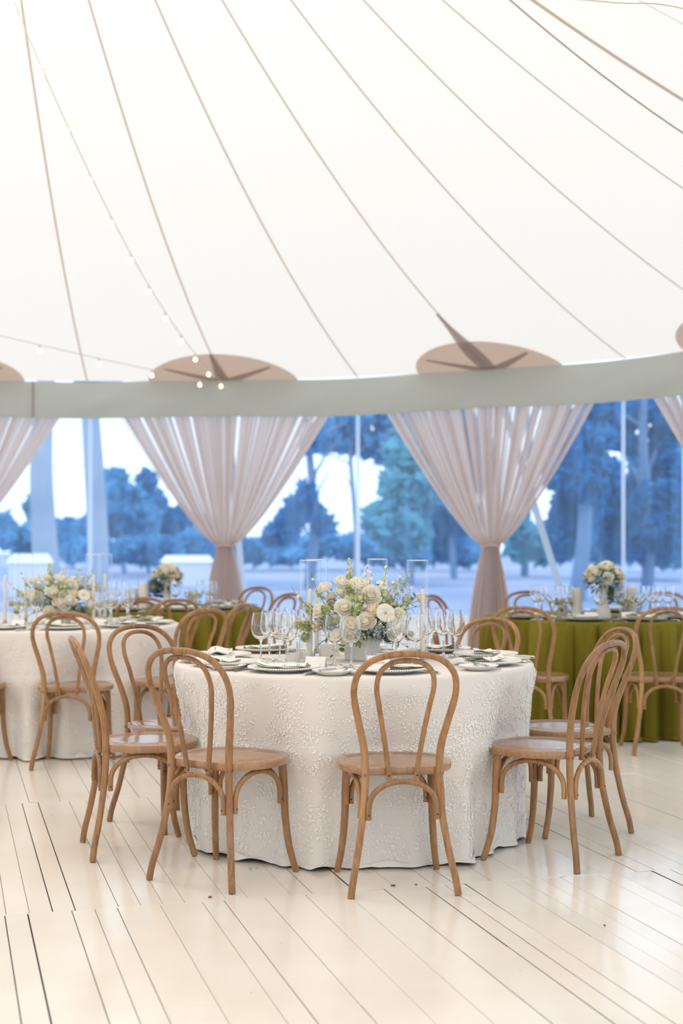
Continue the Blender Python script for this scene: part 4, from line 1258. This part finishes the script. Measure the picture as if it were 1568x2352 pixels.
    for tip, y, mt, L, W, n, bd, bend in (((868, 1345), -.08, G_dark, .038, .022, 6, None, (0, 0, 0)), ((880, 1395), -.11, G_dark, .046, .022, 5, None, (0, 0, .02)), ((960, 1368), .0, G_leaf, .032, .014, 9, P_lime, (.05, 0, .03)), ((962, 1395), .0, G_leaf, .034, .013, 8, None, (.06, 0, .07)),
                                   ((738, 1358), -.02, G_dark, .03, .01, 6, None, (-.03, 0, 0)), ((764, 1505), -.12, G_leaf, .030, .018, 6, None, (-.02, -.05, .03)), ((826, 1478), -.15, G_leaf, .032, .016, 6, None, (0, -.06, .0)), ((930, 1485), -.06, G_leaf, .03, .014, 8, None, (.05, -.02, .04)),
                                   ((690, 1415), .04, G_leaf, .022, .01, 9, P_lime, (-.05, 0, 0)), ((675, 1440), .0, G_leaf, .022, .012, 7, P_lime, (-.05, 0, .03)), ((745, 1462), -.08, G_leaf, .028, .012, 8, None, (-.03, 0, .04)), ((910, 1372), .03, G_dark, .03, .012, 8, None, (.03, 0, 0)), ((815, 1352), .02, G_dark, .03, .012, 6, None, (0, 0, 0)),
                                   ((735, 1480), .0, G_leaf, .022, .009, 9, None, (-.03, 0, .05)), ((945, 1425), .03, G_leaf, .028, .012, 8, None, (.04, 0, .04)), ((900, 1475), -.12, G_dark, .03, .014, 6, None, (.02, -.03, .02)),
                                   ((720, 1500), -.02, G_leaf, .02, .008, 9, None, (-.04, 0, .06)), ((772, 1440), -.09, G_dark, .03, .014, 8, None, (-.01, 0, .0))):
        mb = MB(); leafstem(mb, base(), V(tip[0], tip[1], y), rr, mt, n, L, W, bend, bd); mb.build('leafy_stem', root)
    # back half of the dome
    for q in range(14):
        a = rr.uniform(0.25, pi-.25); e = rr.uniform(.25, 1.2); r_ = rr.uniform(.13, .2)
        c = Vector((r_*cos(e)*cos(a)*1.1, r_*cos(e)*sin(a), .13+r_*sin(e)))
        mb = MB()
        if q % 3 == 0: hydrangea(mb, c, .035, [P_pale, P_lilac], rr, 50); mb.build('hydrangea', root)
        elif q % 3 == 1: rose(mb, c, c-Vector((0, 0, .08)), .04, P_white, rr); mb.build('rose', root)
        else: leafstem(mb, base(), c*1.25, rr, G_leaf, 8, .03, .013); mb.build('leafy_stem', root)
    # dark inner foliage so no gaps show through
    mb = MB().m(G_leaf)
    for _ in range(170):
        d = Vector((rr.gauss(0, 1), rr.gauss(0, .8), abs(rr.gauss(0, .7))+.1)).normalized()
        p = Vector((0, 0, .12))+Vector((d.x*.13, d.y*.10, d.z*.13))*rr.uniform(.2, 1)
        mb.m(rr.choice([G_leaf, G_dark])); leaf(mb, p, d+Vector((rr.gauss(0, .5), rr.gauss(0, .5), rr.gauss(0, .5))), Vector((0, 0, 1)), .035, .014)
    mb.build('inner_foliage', root)
    return root
cp = centrepiece(T1, 41, 'low centrepiece of white roses, lilac spikes and blue hydrangea on the near table')
cp2 = dup(cp, (T2[0]+.015, T2[1]-.02, ZC), radians(28), 'blurred white and lilac centrepiece on the left white table')
cp2.scale = (1.05, 1.05, 0.86)

# small bouquets for the green tables
def baluster(root):
    mb = MB().m(M_ceramic)
    mb.lathe([(0, 0), (.050, 0), (.052, .006), (.050, .03), (.040, .075), (.028, .10), (.031, .108), (.026, .118), (.030, .135), (.040, .145), (.030, .156), (.028, .17), (.036, .18), (.030, .19), (.029, .215), (.036, .25), (.033, .25), (.026, .215), (.0, .20)], 32)
    return mb.build('vase', root)
def bouquet(root, h, R_, rr, white=P_white, n=16, leaves=34):
    leaves = int(leaves*2.4); h -= .02
    for i in range(n):
        d = Vector((rr.gauss(0, 1), rr.gauss(0, 1), abs(rr.gauss(0, .9))+.05)).normalized()
        c = Vector((d.x*R_*.8, d.y*R_*.8, h+R_*.25+d.z*R_*.75))
        mb = MB(); rose(mb, c, d, R_*rr.uniform(.26, .36), white if rr.random() < .7 else P_cream, rr)
        mb.m(G_stem); mb.tube([Vector((0, 0, h-.03)), c-d*.01], .0015, 4); mb.build('rose', root)
    mb = MB()
    for _ in range(leaves):
        d = Vector((rr.gauss(0, 1), rr.gauss(0, 1), rr.gauss(.0, .5))).normalized()
        mb.m(rr.choice([G_leaf, G_dark])); p = Vector((d.x*R_*.65, d.y*R_*.65, h+R_*.2+d.z*R_*.55))
        leaf(mb, p, d+Vector((0, 0, .2)), Vector((0, 0, 1)), R_*.50, R_*.20, .3)
    mb.build('leaves', root)
    mb = MB()
    for _ in range(5):
        d = Vector((rr.gauss(0, 1), rr.gauss(0, 1), rr.gauss(.6, .4))).normalized()
        cloudlet(mb, Vector((d.x*R_*.9, d.y*R_*.9, h+R_*.3+d.z*R_*.8)), R_*.14, [P_lime, P_green], rr, 14, .006)
    mb.build('filler_cluster', root)
def vase_flowers(x, y, label, seed, sc=1.0):
    r_ = thing('flower_vase', label, 'flowers', (x, y, ZC), 0, 'white turned vases of blossoms'); rr = random.Random(seed)
    baluster(r_); bouquet(r_, .25, .135, rr, n=28, leaves=50); r_.scale = (sc,)*3
def pot_flowers(x, y, label, seed, sc=1.0):
    r_ = thing('bud_pot', label, 'flowers', (x, y, ZC), 0, 'small clay bud pots'); rr = random.Random(seed)
    mb = MB().m(M_clay); mb.lathe([(0, 0), (.030, 0), (.036, .01), (.041, .045), (.034, .08), (.028, .088), (.025, .087), (.030, .07), (0, .06)], 24); mb.build('pot', r_)
    bouquet(r_, .085, .075, rr, n=6, leaves=14); r_.scale = (sc,)*3
def hydra(x, y, label, seed, h=.10, R_=.085):
    r_ = thing('hydrangea_bowl', label, 'flowers', (x, y, ZC), 0, 'dusty blue hydrangea bowls'); rr = random.Random(seed)
    mb = MB().m(M_thin); mb.lathe([(0, 0), (.04, 0), (.06, .02), (.066, .06), (.05, .10)], 28); mb.build('bowl', r_)
    mb = MB(); hydrangea(mb, (0, 0, h+.06), R_, [P_grey, P_grey, P_blue, P_lilac], rr, 110); mb.build('hydrangea', r_)
    mb = MB().m(G_dark)
    for _ in range(8):
        a = rr.uniform(0, 6.28); leaf(mb, Vector((.03*cos(a), .03*sin(a), h)), Vector((cos(a), sin(a), -.1)), Vector((0, 0, 1)), .08, .04)
    mb.build('leaves', r_)

def far_table(T, white, words, seed, azs, gls, cards):
    rr = random.Random(seed)
    pl = plate if white else darkplate
    for i, (az, wh) in enumerate(azs):
        a = radians(az); x, y = pol(T, az, T[2]-0.18)
        pl((x, y, ZC), a, ('ivory dinner plate ' if white else 'grey beaded charger ')+wh+' of '+words, 'plates on '+words)
        zz = ZC+0.0065
        if not white:
            bread((x, y, ZC+.0065), a, 'ivory salad plate on the charger '+wh+' of '+words, 'salad plates on '+words, 1.35); zz += 0.0085
        naps[i % 2]((x, y, zz), a+pi/2+rr.uniform(-.3, .3), 'leaf-printed napkin on the plate '+wh+' of '+words, 'napkins on '+words)
        px_, py_ = pol(T, az, T[2]-.16, .19); knife((px_, py_, ZC), a, 'steel knife beside the plate '+wh+' of '+words, 'cutlery on '+words)
        px_, py_ = pol(T, az, T[2]-.16, -.185); fork((px_, py_, ZC), a, 'steel fork beside the plate '+wh+' of '+words, 'cutlery on '+words)
    for x, y, lb in gls: glass((T[0]+x, T[1]+y, ZC), rr.uniform(0, 6), lb, 'wine glasses on '+words)
    for x, y, rz, lb in cards: card((T[0]+x, T[1]+y, ZC+.0), rz, lb, 'place cards on '+words)
W2 = 'the left white table'; W3 = 'the left green table'; W4 = 'the right green table'
far_table(T2, True, W2, 1, [(15, 'at the near side'), (-22, 'at the near left'), (52, 'at the near right'), (88, 'at the right edge'), (125, 'at the far right')],
  [(-.16, -.32, 'wine glass left of the flowers of the left white table, left of a pair'), (-.05, -.36, 'wine glass left of the flowers of the left white table, right of a pair'),
   (.12, -.36, 'wine glass in front of the flowers of the left white table'), (.32, -.28, 'wine glass right of the flowers of the left white table, nearest'),
   (.36, -.10, 'wine glass right of the right taper of the left white table'), (.44, .02, 'wine glass near the right plate of the left white table'),
   (.30, .20, 'wine glass at the back right of the left white table'), (.42, .22, 'rightmost far wine glass of the left white table'), (-.36, -.30, 'wine glass cut by the left edge on the left white table')],
  [(-.13, -.50, -.3, 'cream tent card left of the chair hoop on the left white table'), (.08, -.50, .0, 'cream tent card framed by the chair hoop on the left white table'), (.34, -.42, .5, 'cream tent card right of the chair hoop on the left white table')])
for x, y, lb in ((-.30, -.12, 'left front'), (-.22, .10, 'left back'), (.24, -.05, 'right front'), (.27, .20, 'right back')):
    cyl((T2[0]+x, T2[1]+y, ZC), 0, 'tall clear glass cylinder at the '+lb+' of '+W2, 'tall glass cylinders on '+W2)
    taper((T2[0]+x, T2[1]+y, ZC+.0075), 0, 'ivory taper candle inside the '+lb+' cylinder of '+W2, 'taper candles on '+W2)
votive((T2[0]+.35, T2[1]-.20, ZC), 0, 'clear votive right of the flowers of the left white table', 'votives on '+W2)
far_table(T4, False, W4, 2, [(-18, 'at the near left'), (18, 'at the near right'), (-58, 'at the left edge'), (54, 'at the right'), (160, 'at the far side')],
  [(-.42, .05, 'leftmost wine glass of the right green table'), (-.38, .12, 'second wine glass from the left of the right green table'), (-.33, -.10, 'wine glass over the left charger of the right green table'),
   (-.26, -.05, 'wine glass left of the left bud pot of the right green table'), (-.24, -.22, 'near wine glass in front of the left bud pot of the right green table'),
   (-.06, -.42, 'large near wine glass just left of the turned vase of the right green table'), (.08, -.40, 'near wine glass just right of the turned vase of the right green table'),
   (.22, .10, 'wine glass behind the right bud pot of the right green table'), (.27, -.12, 'wine glass right of the right bud pot of the right green table'),
   (.36, -.10, 'wine glass left of the right chair hoop of the right green table'), (.42, -.02, 'second wine glass by the right chair hoop of the right green table'), (.46, -.14, 'rightmost wine glass of the right green table')],
  [(-.13, -.47, .2, 'cream tent card left of the turned vase on the right green table'), (.12, -.47, -.1, 'cream tent card right of the turned vase on the right green table')])
vase_flowers(T4[0]-.005, T4[1]-.26, 'turned white vase with a full white bouquet on the right green table', 61, 1.0)
pot_flowers(T4[0]-.26, T4[1]-.14, 'small clay pot of white blooms left of the turned vase on the right green table', 62)
pot_flowers(T4[0]+.19, T4[1]-.24, 'small clay pot of cream blooms right of the turned vase on the right green table', 63)
hydra(T4[0]+.10, T4[1]-.06, 'dusty blue hydrangea bowl behind the turned vase on the right green table', 64)
pillar((T4[0]-.17, T4[1]-.16, ZC), 0, 'thick ivory pillar candle in glass left of the turned vase on the right green table', 'pillar candles')
pillar((T4[0]+.25, T4[1]+.08, ZC), 0, 'thick ivory pillar candle in glass right of the turned vase on the right green table', 'pillar candles')
far_table(T3, False, W3, 3, [(-20, 'at the near left'), (20, 'at the near right'), (58, 'at the right'), (95, 'at the right edge'), (130, 'at the far right')],
  [(.30, -.05, 'wine glass before the curtain hem on the left green table, left of a cluster'), (.36, .05, 'wine glass before the curtain hem on the left green table, middle of a cluster'), (.40, -.08, 'wine glass before the curtain hem on the left green table, right of a cluster'),
   (-.40, -.10, 'leftmost wine glass of the left green table'), (-.33, -.02, 'second wine glass from the left of the left green table'), (-.26, -.2, 'near left wine glass of the left green table'), (.14, -.3, 'wine glass right of the turned vase on the left green table')],
  [(.10, -.45, .1, 'cream tent card in front of the turned vase on the left green table')])
vase_flowers(T3[0]+.07, T3[1]-.20, 'turned white vase with a leafy white bouquet on the left green table', 71, .9)
pot_flowers(T3[0]+.26, T3[1]-.18, 'small clay pot of cream blooms right of the turned vase on the left green table', 72)
pot_flowers(T3[0]-.22, T3[1]+.02, 'small clay pot of greenery left of the turned vase on the left green table', 73)
hydra(T3[0]-.04, T3[1]-.04, 'dusty blue hydrangea bowl behind the turned vase on the left green table', 74)
pillar((T3[0]-.115, T3[1]-.20, ZC), 0, 'thick ivory pillar candle in glass on the left green table', 'pillar candles')

# ------------------------------------------------------------------ string lights
def string(P, label, spacing, first, hang=0.05, size=1.0):
    root = thing('string_lights', label, 'string lights', P[0])
    o = Vector(P[0])
    mb = MB().m(M_wire); mb.tube([p-o for p in P], 0.0032*size, 5); mb.build('wire', root)
    acc = 0; nxt = first
    for a, b_ in zip(P, P[1:]):
        L = (b_-a).length
        while acc+L >= nxt:
            p = a.lerp(b_, (nxt-acc)/L)-o
            q = MB().m(M_socket); q.tube([p+Vector((0, 0, .002)), p-Vector((0, 0, .030))], .0095, 8)
            so = q.build('socket', root)
            q = MB().m(M_glow); q.ball(p-Vector((0, 0, .048)), .017, 10, (1, 1, 1.15)); q.build('bulb', so)
            nxt += spacing
        acc += L
A = Vector((MX+6.1*sin(A0+DTH), MY+6.1*cos(A0+DTH), 2.76))
P = [Vector((lerp(A.x, MX, t), lerp(A.y, MY, t), 2.76+.499*t+1.473*t*t)) for t in [i/40 for i in range(41)]]
string(P, 'string of small warm bulbs climbing the roof from the left curtain pole', 0.505, 0.02)
B = Vector((-3.9, 8.3, 3.0))
P = [A.lerp(B, t)-Vector((0, 0, .18*t*(1-t)+.02)) for t in [i/30 for i in range(31)]]
string(P, 'string of small warm bulbs running left just above the valance', 0.72, 0.35)
P = [Vector(p) for p in catmull([(-1.9, 7.15, 4.75), (0.3, 6.98, 4.05), (1.236, 6.8, 3.86), (1.632, 6.74, 3.80), (2.5, 6.6, 3.48)], 8)]
string(P, 'string light with one round bulb in the top right corner', 1.30, 3.70)

# ------------------------------------------------------------------ scraps on the boards
def scrap(px, py, size, mat, name, label, group, seed):
    rr = random.Random(seed); d = 4198/(py-1240); x = (px-784)/3267*d
    mb = MB().m(mat)
    n = 7; top = [(size*rr.uniform(.6, 1)*cos(2*pi*i/n)*1.5, size*rr.uniform(.6, 1)*sin(2*pi*i/n), .0035+rr.uniform(0, .002)) for i in range(n)]
    bot = [(a, b_, .0008) for a, b_, c in top]
    mb.add(top+bot, [tuple(range(n)), tuple(range(2*n-1, n-1, -1))]+[(i, n+i, n+(i+1) % n, (i+1) % n) for i in range(n)])
    o = mb.build(name, smooth=False); o.location = (x, d, 0.0); o.rotation_euler = (0, 0, rr.uniform(0, 3)); tag(o, label, 'scrap', group)
M_scrapb = simple('blue_paper', (0.25, 0.45, 0.70), 0.8)[0]
M_scrapg = simple('lime_paper', (0.50, 0.60, 0.25), 0.8)[0]
M_dry = simple('dry_leaf', (0.16, 0.09, 0.05), 0.9)[0]
scrap(575, 1996, .006, M_scrapb, 'paper_scrap', 'tiny blue paper scrap on the boards beside the front left chair leg', 'paper scraps on the floor', 1)
scrap(588, 1994, .005, M_scrapg, 'paper_scrap', 'tiny lime paper scrap on the boards beside the blue one', 'paper scraps on the floor', 2)
scrap(903, 2035, .008, M_dry, 'dry_leaf', 'brown dry leaf crumb on a board joint between the front chair feet', 'dry leaf crumbs on the floor', 3)
scrap(955, 2033, .005, M_dry, 'dry_leaf', 'smaller brown crumb right of the leaf crumb between the front chair feet', 'dry leaf crumbs on the floor', 4)
scrap(482, 2062, .006, M_dry, 'dry_leaf', 'brown dry crumb on the boards left of the three-quarter chair foot', 'dry leaf crumbs on the floor', 5)
scrap(1388, 2127, .004, M_dry, 'dry_leaf', 'single brown fleck on the open boards at the lower right', 'dry leaf crumbs on the floor', 6)
